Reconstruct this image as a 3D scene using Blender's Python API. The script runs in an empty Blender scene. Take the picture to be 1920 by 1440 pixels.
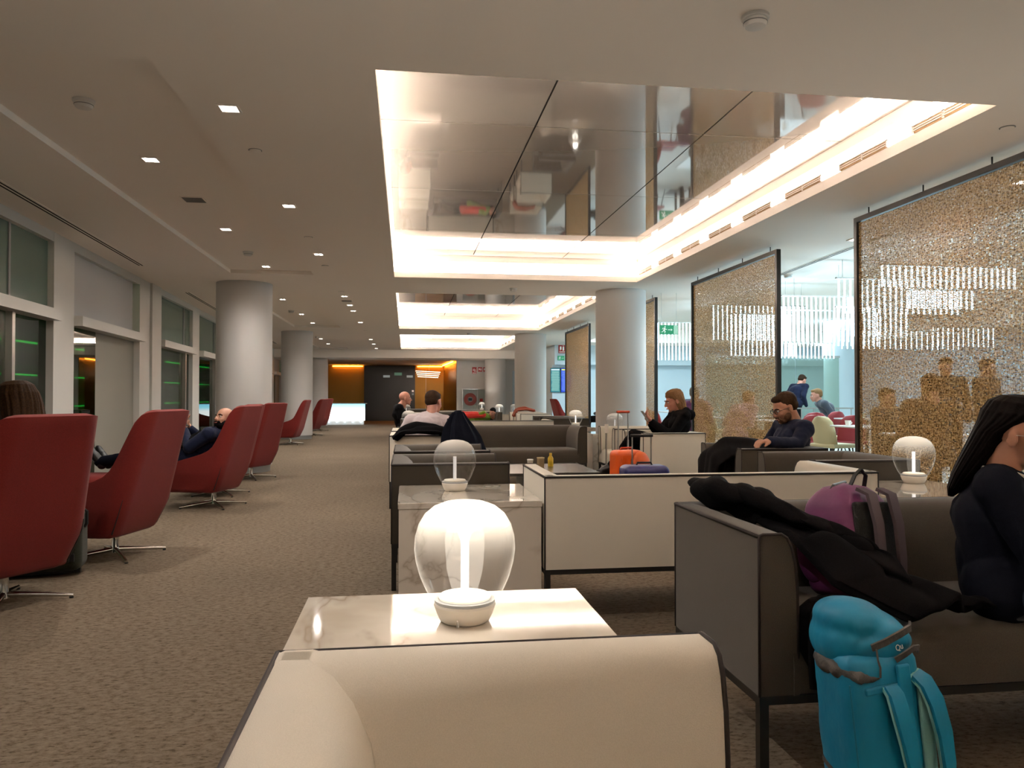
import bpy, bmesh, math, random
import numpy as np
from mathutils import Vector, Matrix, Euler
random.seed(7)
PI = math.pi
R = math.radians
S = bpy.context.scene
COL = S.collection

# ------------------------------------------------------------------ camera, world, exposure
cam_d = bpy.data.cameras.new('camera'); cam = bpy.data.objects.new('camera', cam_d); COL.objects.link(cam)
cam.location = (0, 0, 1.15)
cam.rotation_euler = (R(90 + 0.866), 0, R(-7.896))
cam_d.sensor_width = 36; cam_d.lens = 36 * 1442 / 1920; cam_d.clip_start = 0.02; cam_d.clip_end = 200
S.camera = cam
w = bpy.data.worlds.new('night'); S.world = w; w.use_nodes = True
w.node_tree.nodes['Background'].inputs[0].default_value = (0.012, 0.03, 0.03, 1)
w.node_tree.nodes['Background'].inputs[1].default_value = 0.6
S.view_settings.view_transform = 'Standard'; S.view_settings.look = 'None'
S.view_settings.exposure = 1.82; S.view_settings.gamma = 1.0; S.view_settings.use_curve_mapping = False
S.cycles.use_denoising = True
S.cycles.max_bounces = 8; S.cycles.diffuse_bounces = 5; S.cycles.glossy_bounces = 4
S.cycles.transparent_max_bounces = 24; S.cycles.transmission_bounces = 6
S.cycles.sample_clamp_indirect = 6.0
S.cycles.caustics_reflective = False; S.cycles.caustics_refractive = False
COVE_E = 50.0      # cove strips
SPOT_W = 30.0      # downlights
ROD_E = 4.0        # glass rods of the cafe chandeliers
CAFE_W = 52.0      # cool fill lights added under the cafe ceiling
CH = 2.86          # ceiling height

# ------------------------------------------------------------------ materials
def lin(c):
    if isinstance(c, str): c = [int(c[i:i+2], 16) / 255 for i in (0, 2, 4)]
    return tuple((x / 12.92 if x <= 0.04045 else ((x + 0.055) / 1.055) ** 2.4) for x in c) + (1,)
MC = {}
def mat(name, col, rough=0.6, metal=0.0, spec=0.5, emit=None, es=0.0, bump=None, coat=0.0, mottle=None, alpha=1.0, sheen=0.0, trans=0.0, ior=1.45):
    if name in MC: return MC[name]
    m = bpy.data.materials.new(name); m.use_nodes = True; MC[name] = m
    nt = m.node_tree; b = nt.nodes['Principled BSDF']; N = nt.nodes.new; L = nt.links.new
    b.inputs['Base Color'].default_value = lin(col); b.inputs['Roughness'].default_value = rough
    b.inputs['Metallic'].default_value = metal; b.inputs['Specular IOR Level'].default_value = spec
    b.inputs['Coat Weight'].default_value = coat; b.inputs['Sheen Weight'].default_value = sheen
    b.inputs['Alpha'].default_value = alpha; b.inputs['Transmission Weight'].default_value = trans; b.inputs['IOR'].default_value = ior
    b.inputs['Coat Roughness'].default_value = 0.04
    if emit: b.inputs['Emission Color'].default_value = lin(emit); b.inputs['Emission Strength'].default_value = es
    tc = N('ShaderNodeTexCoord')
    if mottle:                       # (other colour, scale, contrast)
        n = N('ShaderNodeTexNoise'); n.inputs['Scale'].default_value = mottle[1]; n.inputs['Detail'].default_value = 4
        r = N('ShaderNodeValToRGB'); r.color_ramp.elements[0].color = lin(col); r.color_ramp.elements[1].color = lin(mottle[0])
        r.color_ramp.elements[0].position = 0.5 - mottle[2]; r.color_ramp.elements[1].position = 0.5 + mottle[2]
        L(tc.outputs['Object'], n.inputs['Vector']); L(n.outputs['Fac'], r.inputs['Fac']); L(r.outputs['Color'], b.inputs['Base Color'])
    if bump:                         # (scale, strength)
        n = N('ShaderNodeTexNoise'); n.inputs['Scale'].default_value = bump[0]; n.inputs['Detail'].default_value = 3
        k = N('ShaderNodeBump'); k.inputs['Strength'].default_value = bump[1]; k.inputs['Distance'].default_value = 0.01
        L(tc.outputs['Object'], n.inputs['Vector']); L(n.outputs['Fac'], k.inputs['Height']); L(k.outputs['Normal'], b.inputs['Normal'])
    return m
def emis(name, col, s):
    if name in MC: return MC[name]
    m = bpy.data.materials.new(name); m.use_nodes = True; MC[name] = m; nt = m.node_tree; nt.nodes.clear()
    e = nt.nodes.new('ShaderNodeEmission'); o = nt.nodes.new('ShaderNodeOutputMaterial')
    e.inputs[0].default_value = lin(col); e.inputs[1].default_value = s; nt.links.new(e.outputs[0], o.inputs[0])
    return m
def glass(name, tint, refl=0.06, rough=0.0, dens=0.0, fog='ffffff'):
    """thin pane: mostly see-through with a mirror part that grows at grazing angles, and an optional milky share"""
    if name in MC: return MC[name]
    m = bpy.data.materials.new(name); m.use_nodes = True; MC[name] = m; nt = m.node_tree; nt.nodes.clear(); N = nt.nodes.new; L = nt.links.new
    o = N('ShaderNodeOutputMaterial'); t = N('ShaderNodeBsdfTransparent'); g = N('ShaderNodeBsdfGlossy'); d = N('ShaderNodeBsdfDiffuse')
    t.inputs[0].default_value = lin(tint); g.inputs[0].default_value = (1, 1, 1, 1); g.inputs['Roughness'].default_value = rough
    d.inputs[0].default_value = lin(fog)
    f = N('ShaderNodeLayerWeight'); f.inputs[0].default_value = 0.5; pw = N('ShaderNodeMath'); pw.operation = 'POWER'; pw.inputs[1].default_value = 4.0; L(f.outputs['Facing'], pw.inputs[0])
    a = N('ShaderNodeMath'); a.operation = 'MULTIPLY_ADD'; a.inputs[1].default_value = 0.45; a.inputs[2].default_value = refl; L(pw.outputs[0], a.inputs[0])
    m1 = N('ShaderNodeMixShader'); m1.inputs[0].default_value = dens; L(t.outputs[0], m1.inputs[1]); L(d.outputs[0], m1.inputs[2])
    m2 = N('ShaderNodeMixShader'); L(a.outputs[0], m2.inputs[0]); L(m1.outputs[0], m2.inputs[1]); L(g.outputs[0], m2.inputs[2]); L(m2.outputs[0], o.inputs[0])
    return m

def carpet_mat():
    m = mat('carpet', '6f6050', 0.95, spec=0.1); nt = m.node_tree; N = nt.nodes.new; L = nt.links.new; b = nt.nodes['Principled BSDF']
    tc = N('ShaderNodeTexCoord'); mp = N('ShaderNodeMapping'); mp.inputs['Scale'].default_value = (26, 48, 1); L(tc.outputs['Object'], mp.inputs[0])
    n1 = N('ShaderNodeTexNoise'); n1.inputs['Scale'].default_value = 1.0; n1.inputs['Detail'].default_value = 5; n1.inputs['Roughness'].default_value = 0.75; L(mp.outputs[0], n1.inputs['Vector'])
    r1 = N('ShaderNodeValToRGB'); e = r1.color_ramp.elements; e[0].position = 0.36; e[0].color = lin('3b3023'); e[1].position = 0.62; e[1].color = lin('6a5b4b')
    x = e.new(0.46); x.color = lin('5a4d3d'); L(n1.outputs['Fac'], r1.inputs[0])
    n2 = N('ShaderNodeTexNoise'); n2.inputs['Scale'].default_value = 0.9; n2.inputs['Detail'].default_value = 2; L(tc.outputs['Object'], n2.inputs['Vector'])
    mx = N('ShaderNodeMix'); mx.data_type = 'RGBA'; mx.blend_type = 'MULTIPLY'; mx.inputs[0].default_value = 0.35
    L(r1.outputs[0], mx.inputs[6]); L(n2.outputs['Fac'], mx.inputs[7]); 
    g = N('ShaderNodeGamma'); g.inputs[1].default_value = 0.8; L(mx.outputs[2], g.inputs[0]); L(g.outputs[0], b.inputs['Base Color'])
    mp3 = N('ShaderNodeMapping'); mp3.inputs['Scale'].default_value = (30, 75, 1); mp3.inputs['Rotation'].default_value = (0, 0, 0.15); L(tc.outputs['Object'], mp3.inputs[0]); n3 = N('ShaderNodeTexNoise'); n3.inputs['Scale'].default_value = 1.0; n3.inputs['Detail'].default_value = 2; L(mp3.outputs[0], n3.inputs['Vector'])
    r3 = N('ShaderNodeValToRGB'); r3.color_ramp.elements[0].position = 0.30; r3.color_ramp.elements[0].color = (0.45, 0.42, 0.38, 1); r3.color_ramp.elements[1].position = 0.40; r3.color_ramp.elements[1].color = (1, 1, 1, 1); L(n3.outputs['Fac'], r3.inputs[0])
    m3 = N('ShaderNodeMix'); m3.data_type = 'RGBA'; m3.blend_type = 'MULTIPLY'; m3.inputs[0].default_value = 1.0; L(g.outputs[0], m3.inputs[6]); L(r3.outputs[0], m3.inputs[7]); L(m3.outputs[2], b.inputs['Base Color'])
    k = N('ShaderNodeBump'); k.inputs['Strength'].default_value = 0.3; k.inputs['Distance'].default_value = 0.004; L(n1.outputs['Fac'], k.inputs['Height']); L(k.outputs[0], b.inputs['Normal'])
    return m
def marble_mat():
    m = mat('marble', 'd6cdc0', 0.06, spec=0.6, coat=0.5); nt = m.node_tree; N = nt.nodes.new; L = nt.links.new; b = nt.nodes['Principled BSDF']
    tc = N('ShaderNodeTexCoord'); mp = N('ShaderNodeMapping'); mp.inputs['Rotation'].default_value = (0.5, 0.3, 0.9); L(tc.outputs['Object'], mp.inputs[0])
    n = N('ShaderNodeTexNoise'); n.inputs['Scale'].default_value = 1.1; n.inputs['Detail'].default_value = 5; n.inputs['Distortion'].default_value = 0.8; L(mp.outputs[0], n.inputs['Vector'])
    s = N('ShaderNodeMath'); s.operation = 'SUBTRACT'; s.inputs[1].default_value = 0.5; L(n.outputs['Fac'], s.inputs[0])
    a = N('ShaderNodeMath'); a.operation = 'ABSOLUTE'; L(s.outputs[0], a.inputs[0])
    r = N('ShaderNodeValToRGB'); e = r.color_ramp.elements; e[0].position = 0.0; e[0].color = lin('b5a898'); e[1].position = 0.02; e[1].color = lin('d8d0c4'); y = e.new(0.006); y.color = lin('cbc2b5')
    L(a.outputs[0], r.inputs[0])
    n2 = N('ShaderNodeTexNoise'); n2.inputs['Scale'].default_value = 2.2; n2.inputs['Detail'].default_value = 4; L(mp.outputs[0], n2.inputs['Vector'])
    r2 = N('ShaderNodeValToRGB'); e = r2.color_ramp.elements; e[0].position = 0.35; e[0].color = lin('ddd7cd'); e[1].position = 0.5; e[1].color = (1, 1, 1, 1); L(n2.outputs['Fac'], r2.inputs[0])
    mx = N('ShaderNodeMix'); mx.data_type = 'RGBA'; mx.blend_type = 'MULTIPLY'; mx.inputs[0].default_value = 0.7
    L(r.outputs[0], mx.inputs[6]); L(r2.outputs[0], mx.inputs[7]); L(mx.outputs[2], b.inputs['Base Color'])
    return m
def fabric(name, c1, c2, sheen=0.2, scale=420, rough=0.85):
    if name in MC: return MC[name]
    m = mat(name, c1, rough, spec=0.06 if sheen == 0.0 else 0.22, sheen=sheen); M[name] = m; nt = m.node_tree; N = nt.nodes.new; L = nt.links.new; b = nt.nodes['Principled BSDF']
    tc = N('ShaderNodeTexCoord'); n = N('ShaderNodeTexNoise'); n.inputs['Scale'].default_value = scale; n.inputs['Detail'].default_value = 2; L(tc.outputs['Object'], n.inputs['Vector'])
    r = N('ShaderNodeValToRGB'); r.color_ramp.elements[0].position = 0.35; r.color_ramp.elements[0].color = lin(c1); r.color_ramp.elements[1].position = 0.65; r.color_ramp.elements[1].color = lin(c2)
    L(n.outputs['Fac'], r.inputs[0]); L(r.outputs[0], b.inputs['Base Color'])
    k = N('ShaderNodeBump'); k.inputs['Strength'].default_value = 0.25; k.inputs['Distance'].default_value = 0.002; L(n.outputs['Fac'], k.inputs['Height']); L(k.outputs[0], b.inputs['Normal'])
    return m
def lamp_glass_mat(name, e_top):
    """blown glass: clear below, sand-white towards the crown; the crown gives off the lamp's light"""
    if name in MC: return MC[name]
    m = bpy.data.materials.new(name); m.use_nodes = True; MC[name] = m; nt = m.node_tree; nt.nodes.clear(); N = nt.nodes.new; L = nt.links.new
    o = N('ShaderNodeOutputMaterial'); t = N('ShaderNodeBsdfTransparent'); g = N('ShaderNodeBsdfGlossy'); g.inputs['Roughness'].default_value = 0.02
    tr = N('ShaderNodeBsdfTranslucent'); tr.inputs[0].default_value = (0.9, 0.88, 0.84, 1); d = N('ShaderNodeBsdfDiffuse'); d.inputs[0].default_value = (0.85, 0.83, 0.8, 1)
    e = N('ShaderNodeEmission'); e.inputs[0].default_value = lin('fff2dc'); e.inputs[1].default_value = e_top
    tc = N('ShaderNodeTexCoord'); sp = N('ShaderNodeSeparateXYZ'); L(tc.outputs['Object'], sp.inputs[0])
    mr = N('ShaderNodeMapRange'); mr.inputs[1].default_value = 0.10; mr.inputs[2].default_value = 0.285; L(sp.outputs[2], mr.inputs[0])
    p = N('ShaderNodeMath'); p.operation = 'POWER'; p.inputs[1].default_value = 3.2; L(mr.outputs[0], p.inputs[0])
    ml = N('ShaderNodeMixShader'); ml.inputs[0].default_value = 0.5; L(tr.outputs[0], ml.inputs[1]); L(d.outputs[0], ml.inputs[2])
    ad = N('ShaderNodeAddShader'); L(ml.outputs[0], ad.inputs[0]); L(e.outputs[0], ad.inputs[1])
    m1 = N('ShaderNodeMixShader'); L(p.outputs[0], m1.inputs[0]); L(t.outputs[0], m1.inputs[1]); L(ad.outputs[0], m1.inputs[2])
    f = N('ShaderNodeLayerWeight'); f.inputs[0].default_value = 0.5; pw = N('ShaderNodeMath'); pw.operation = 'POWER'; pw.inputs[1].default_value = 5.0; L(f.outputs['Facing'], pw.inputs[0])
    a = N('ShaderNodeMath'); a.operation = 'MULTIPLY_ADD'; a.inputs[1].default_value = 0.5; a.inputs[2].default_value = 0.035; L(pw.outputs[0], a.inputs[0])
    rim = N('ShaderNodeMath'); rim.operation = 'MULTIPLY'; rim.inputs[1].default_value = 0.35; L(pw.outputs[0], rim.inputs[0]); mx_ = N('ShaderNodeMath'); mx_.operation = 'MAXIMUM'; L(p.outputs[0], mx_.inputs[0]); L(rim.outputs[0], mx_.inputs[1]); L(mx_.outputs[0], m1.inputs[0])
    m2 = N('ShaderNodeMixShader'); L(a.outputs[0], m2.inputs[0]); L(m1.outputs[0], m2.inputs[1]); L(g.outputs[0], m2.inputs[2]); L(m2.outputs[0], o.inputs[0])
    return m

M = {}
M_ = dict(
    ceil=mat('ceiling_paint', 'f6efe6', 0.85, spec=0.2), lip=mat('coffer_paint', 'f0e8e0', 0.7),
    panel=mat('lacquered_panel', '857f78', 0.035, spec=0.9, coat=1.0, bump=(0.9, 0.12)),
    column=mat('column_paint', 'c6c3bf', 0.75, spec=0.3), skirting=mat('skirting', '7d7d7b', 0.5),
    white=mat('white_paint', 'dedbd6', 0.6), frame_white=mat('white_frame', 'c9c8c2', 0.4), steel=mat('brushed_steel', 'b5b3ae', 0.3, 0.9),
    chrome=mat('polished_aluminium', 'd0cdc8', 0.15, 1.0), black=mat('black_metal', '151310', 0.45), blk_plastic=mat('black_plastic', '131313', 0.4),
    dark=mat('dark_slot', '0c0b0a', 0.9), carpet=carpet_mat(), marble=marble_mat(),
    beige=fabric('beige_leather', 'cfc8ba', 'd7d0c2', 0.05, 600, 0.55), greyf=fabric('taupe_fabric', '38322a', '433c32', 0.25),
    whitef=fabric('cream_leather', 'cfc7b6', 'd6cebe', 0.05, 600, 0.6), redf=fabric('red_wool', '5e1a14', '762420', 0.08, 500),
    piping=mat('dark_piping', '241b18', 0.7),
    porcelain=mat('lamp_base_white', 'ece6dc', 0.3, coat=0.3),
    tube=glass('lamp_tube', 'ffffff', 0.1, dens=0.35), gold=mat('gold_curtain', '8a6a2c', 0.35, 0.6, bump=(30, 0.3)),
    blkwall=mat('black_wall', '0b0d10', 0.3), cafe=mat('cafe_wall_white', 'cfdfe8', 0.6), navy=fabric('navy_cloth', '10152a', '161c34', 0.05, 300),
    navy2=fabric('dark_navy_knit', '0e1018', '14161f', 0.0, 500), blackc=fabric('black_cloth', '0b0a0a', '121113', 0.0, 300),
    skin=mat('skin', 'b98a72', 0.5, spec=0.4, mottle=('ab7860', 14, 0.3)), skin2=mat('skin_rosy', 'c48e78', 0.5, mottle=('b87a66', 14, 0.3)),
    lips=mat('lips', '9a5a50', 0.4), eye=mat('eye_white', 'd8d4cc', 0.2), iris=mat('iris', '1f1510', 0.1),
    shirt=fabric('pale_lilac_shirt', 'b5a7a8', 'bfb2b2', 0.1, 300), jeans=fabric('dark_jeans', '161d2a', '20293a', 0.2, 700),
    greyjk=fabric('grey_jacket', '3d434b', '4a505a', 0.2, 300), pink=fabric('pink_shirt', 'b08a95', 'bc97a2', 0.2, 300),
    teal=mat('turquoise_nylon', '077ea4', 0.5, mottle=('056e92', 5, 0.2), bump=(9, 0.6), sheen=0.0), mint=mat('mint_mesh', '86bdbb', 0.8, bump=(400, 0.4)),
    greynylon=mat('grey_nylon', '4c4845', 0.7, bump=(40, 0.4)), purple=mat('purple_nylon', '6b2c5c', 0.55, mottle=('5c2550', 6, 0.2), bump=(12, 0.4)),
    orange=mat('orange_shell', 'd4561a', 0.35, bump=(20, 0.2)), blue=mat('blue_shell', '24245c', 0.35, bump=(20, 0.2)), olive=fabric('olive_case', '24261c', '2f3226', 0.1, 300),
    cream=mat('cream_shell', 'c7bd97', 0.55), redshell=mat('red_shell', '8b2a2e', 0.5), tabletop=mat('white_tabletop', 'd8d8d6', 0.3), darktop=mat('dark_tabletop', '3b3833', 0.25, spec=0.5),
    green=mat('exit_green', '1f8a5c', 0.4, emit='1f8a5c', es=0.1), signwhite=mat('sign_white', 'e8f0ea', 0.4, emit='e8f0ea', es=0.06), signred=mat('sign_red', 'b02a28', 0.4),
    amber=None)
M.update(M_)

# ------------------------------------------------------------------ mesh building
class MB:
    def __init__(s): s.v = []; s.f = []
    def add(s, vs, fs):
        o = len(s.v); s.v += [tuple(v) for v in vs]; s.f += [tuple(i + o for i in f) for f in fs]; return s
    def box(s, c, d, rot=None, taper=1.0):
        hx, hy, hz = d[0] / 2, d[1] / 2, d[2] / 2
        vs = [Vector((sx * hx * (taper if sz > 0 else 1), sy * hy * (taper if sz > 0 else 1), sz * hz)) for sz in (-1, 1) for sx, sy in ((-1, -1), (1, -1), (1, 1), (-1, 1))]
        if rot is not None:
            q = rot if isinstance(rot, Matrix) else Euler(rot).to_matrix(); vs = [q @ v for v in vs]
        vs = [v + Vector(c) for v in vs]
        return s.add(vs, [(3, 2, 1, 0), (4, 5, 6, 7), (0, 1, 5, 4), (1, 2, 6, 5), (2, 3, 7, 6), (3, 0, 4, 7)])
    def bx(s, a, b):
        return s.box([(a[i] + b[i]) / 2 for i in range(3)], [abs(b[i] - a[i]) for i in range(3)])
    def rings(s, rs, cap=True, closed=True):
        n = len(rs[0]); vs = [v for r in rs for v in r]; fs = []
        for i in range(len(rs) - 1):
            for j in range(n if closed else n - 1):
                k = (j + 1) % n; fs.append((i * n + j, i * n + k, (i + 1) * n + k, (i + 1) * n + j))
        if cap: fs.append(tuple(range(n - 1, -1, -1))); fs.append(tuple((len(rs) - 1) * n + j for j in range(n)))
        return s.add(vs, fs)
    def lathe(s, prof, n=24, c=(0, 0, 0), cap=True):
        return s.rings([[(c[0] + r * math.cos(2 * PI * j / n), c[1] + r * math.sin(2 * PI * j / n), c[2] + z) for j in range(n)] for r, z in prof], cap)
    def tube(s, pts, r, n=8, cap=True, flat=None):
        pts = [Vector(p) for p in pts]; rs = []; up = Vector((0, 0, 1))
        rr = r if isinstance(r, (list, tuple)) else [r] * len(pts); prev = None
        for i, p in enumerate(pts):
            t = (pts[min(i + 1, len(pts) - 1)] - pts[max(i - 1, 0)])
            if t.length < 1e-9: t = Vector((0, 0, 1))
            t.normalize()
            if prev is None: a = t.cross(up if abs(t.z) < 0.95 else Vector((1, 0, 0))).normalized()
            else: a = (prev - t * prev.dot(t)).normalized()
            prev = a; b = t.cross(a)
            fa, fb = flat if flat else (1, 1)
            rs.append([p + (a * math.cos(2 * PI * j / n) * fa + b * math.sin(2 * PI * j / n) * fb) * rr[i] for j in range(n)])
        return s.rings(rs, cap)
    def strap(s, pts, width, thick, side):
        """flat band along pts; side = direction of its width"""
        pts = [Vector(p) for p in pts]; rs = []; sd = Vector(side).normalized()
        for i, p in enumerate(pts):
            t = (pts[min(i + 1, len(pts) - 1)] - pts[max(i - 1, 0)]).normalized(); u = (sd - t * sd.dot(t)).normalized(); n = t.cross(u)
            w = width[i] if isinstance(width, (list, tuple)) else width
            rs.append([p + u * a * w / 2 + n * b * thick / 2 for a, b in ((-1, -1), (1, -1), (1, 1), (-1, 1))])
        return s.rings(rs)
    def cap(s, p0, p1, r0, r1, n=14):
        p0, p1 = Vector(p0), Vector(p1); t = p1 - p0; L = t.length
        t = t.normalized() if L > 1e-6 else Vector((0, 0, 1))
        a = t.cross(Vector((0, 0, 1)) if abs(t.z) < 0.95 else Vector((1, 0, 0))).normalized(); b = t.cross(a); rs = []
        for ph in (-80, -50, -20, 0): rs.append((p0 + t * r0 * math.sin(R(ph)), r0 * math.cos(R(ph))))
        for ph in (0, 20, 50, 80): rs.append((p1 + t * r1 * math.sin(R(ph)), r1 * math.cos(R(ph))))
        return s.rings([[c + (a * math.cos(2 * PI * j / n) + b * math.sin(2 * PI * j / n)) * q for j in range(n)] for c, q in rs])
    def ell(s, c, r, rot=None, n=18, m=12):
        q = rot if isinstance(rot, Matrix) else (Euler(rot).to_matrix() if rot is not None else Matrix.Identity(3)); c = Vector(c); rs = []
        for i in range(m + 1):
            ph = -PI / 2 + PI * (i + 0.15) / (m + 0.3)
            rs.append([c + q @ Vector((r[0] * math.cos(ph) * math.cos(2 * PI * j / n), r[1] * math.cos(ph) * math.sin(2 * PI * j / n), r[2] * math.sin(ph))) for j in range(n)])
        return s.rings(rs)
    def prims(s, ps, M4=None, grow=0.0):
        for p in ps:
            if p[0] == 'c': s.cap(p[1], p[2], p[3] + grow, p[4] + grow)
            else: s.ell(p[1], [x + grow for x in p[2]], p[3] if len(p) > 3 else None)
        return s
    def mesh(s, name):
        m = bpy.data.meshes.new(name); m.from_pydata(s.v, [], s.f); m.update(); return m
    def build(s, name, m, parent=None, smooth=None, bevel=0, seg=2, loc=None, rot=None):
        me = s.mesh(name); me.materials.append(m)
        if smooth is not None:
            me.polygons.foreach_set('use_smooth', [True] * len(me.polygons))
            if smooth < 180: me.set_sharp_from_angle(angle=R(smooth))
        o = bpy.data.objects.new(name, me); COL.objects.link(o)
        if parent: o.parent = parent
        if loc: o.location = loc
        if rot: o.rotation_euler = rot
        if bevel:
            b = o.modifiers.new('bevel', 'BEVEL'); b.width = bevel; b.segments = seg; b.limit_method = 'ANGLE'; b.angle_limit = R(40); b.harden_normals = False
            me.polygons.foreach_set('use_smooth', [True] * len(me.polygons)); me.set_sharp_from_angle(angle=R(50))
        return o
def remesh(o, voxel, it=4, disp=None, dscale=0.15):
    r = o.modifiers.new('remesh', 'REMESH'); r.mode = 'VOXEL'; r.voxel_size = voxel; r.use_smooth_shade = True
    s = o.modifiers.new('smooth', 'SMOOTH'); s.factor = 0.6; s.iterations = it
    if disp:
        t = bpy.data.textures.new('folds', 'CLOUDS'); t.noise_scale = dscale; t.noise_depth = 2
        d = o.modifiers.new('folds', 'DISPLACE'); d.texture = t; d.strength = disp; d.mid_level = 0.5; d.texture_coords = 'LOCAL'
    return o
def empty(name, loc=(0, 0, 0), rz=0):
    o = bpy.data.objects.new(name, None); COL.objects.link(o); o.location = loc; o.rotation_euler = (0, 0, rz); o.empty_display_size = 0.1; return o
def tag(o, label=None, cat=None, group=None, kind=None):
    if label: o['label'] = label
    if cat: o['category'] = cat
    if group: o['group'] = group
    if kind: o['kind'] = kind
    return o
def thing(name, label, cat, loc=(0, 0, 0), rz=0, group=None): return tag(empty(name, loc, rz), label, cat, group)
def struct(o, label=None): return tag(o, label, None, None, 'structure')
def copy_tree(o, parent=None):
    c = o.copy(); COL.objects.link(c); c.parent = parent
    for ch in list(o.children): copy_tree(ch, c)
    return c
def put(src, used, loc, rz, label, group=None):
    """first placement moves the original, later ones copy it with its parts"""
    o = src if not used else copy_tree(src)
    o.location = loc; o.rotation_euler = (0, 0, rz); o['label'] = label
    if group: o['group'] = group
    return o

# ------------------------------------------------------------------ the setting
struct(MB().bx((-9, -6, -0.1), (4.3, 42, 0)).build('floor', M['carpet']))
struct(MB().bx((4.3, -6, -0.1), (17, 42, 0)).build('floor_cafe', mat('pale_tile', 'b9b5ac', 0.35)))

COFF = [(-0.16, 3.45, 4.07 + k * 8.85, 11.2 + k * 8.65) for k in range(-1, 3)]
COFF[0] = (-0.16, 3.45, -4.78, 2.35)
TRAY = [(-2.42, -1.29, 4.13, 11.14), (-2.75, -1.62, 12.95, 19.75), (-3.1, -2.05, 21.8, 28.5), (-2.2, -1.1, -4.7, 2.35)]
CAFER = (5.62, 14.5, 3.0, 24.0)
def holed(x0, x1, y0, y1, z, holes, th=0.02):
    xs = sorted({x0, x1} | {v for h in holes for v in h[:2]}); ys = sorted({y0, y1} | {v for h in holes for v in h[2:]}); b = MB()
    for i in range(len(xs) - 1):
        for j in range(len(ys) - 1):
            cx, cy = (xs[i] + xs[i+1]) / 2, (ys[j] + ys[j+1]) / 2
            if any(h[0] < cx < h[1] and h[2] < cy < h[3] for h in holes): continue
            b.add([(xs[i], ys[j], z), (xs[i], ys[j+1], z), (xs[i+1], ys[j+1], z), (xs[i+1], ys[j], z)], [(0, 1, 2, 3)])
    return b
cb = holed(-9, 17, -6, 29.0, CH, COFF + TRAY + [CAFER])
for (x0, x1, y0, y1) in TRAY:                       # shallow trays over the aisle
    z = CH + 0.05
    cb.add([(x0, y0, z), (x0, y1, z), (x1, y1, z), (x1, y0, z)], [(0, 1, 2, 3)])
    for a, b in (((x0, y0), (x0, y1)), ((x0, y1), (x1, y1)), ((x1, y1), (x1, y0)), ((x1, y0), (x0, y0))):
        cb.add([(*a, CH), (*b, CH), (*b, z), (*a, z)], [(0, 1, 2, 3)])
# end soffit and lower ceiling of the reception
cb.add([(-9, 29, 2.56), (-9, 29, CH), (5.2, 29, CH), (5.2, 29, 2.56)], [(0, 1, 2, 3)])
cb.add([(-9, 29, 2.56), (5.2, 29, 2.56), (5.2, 40, 2.56), (-9, 40, 2.56)], [(0, 1, 2, 3)])
cb.add([(5.2, 29, CH), (17, 29, CH), (17, 29, 3.3), (5.2, 29, 3.3)], [(0, 1, 2, 3)])
x0, x1, y0, y1 = CAFER; z = 3.3
cb.add([(x0, y0, z), (x0, y1, z), (x1, y1, z), (x1, y0, z)], [(0, 1, 2, 3)])
for a, b in (((x0, y0), (x0, y1)), ((x0, y1), (x1, y1)), ((x1, y1), (x1, y0)), ((x1, y0), (x0, y0))):
    cb.add([(*a, CH), (*b, CH), (*b, z), (*a, z)], [(0, 1, 2, 3)])
struct(cb.build('ceiling', M['ceil']))

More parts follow.
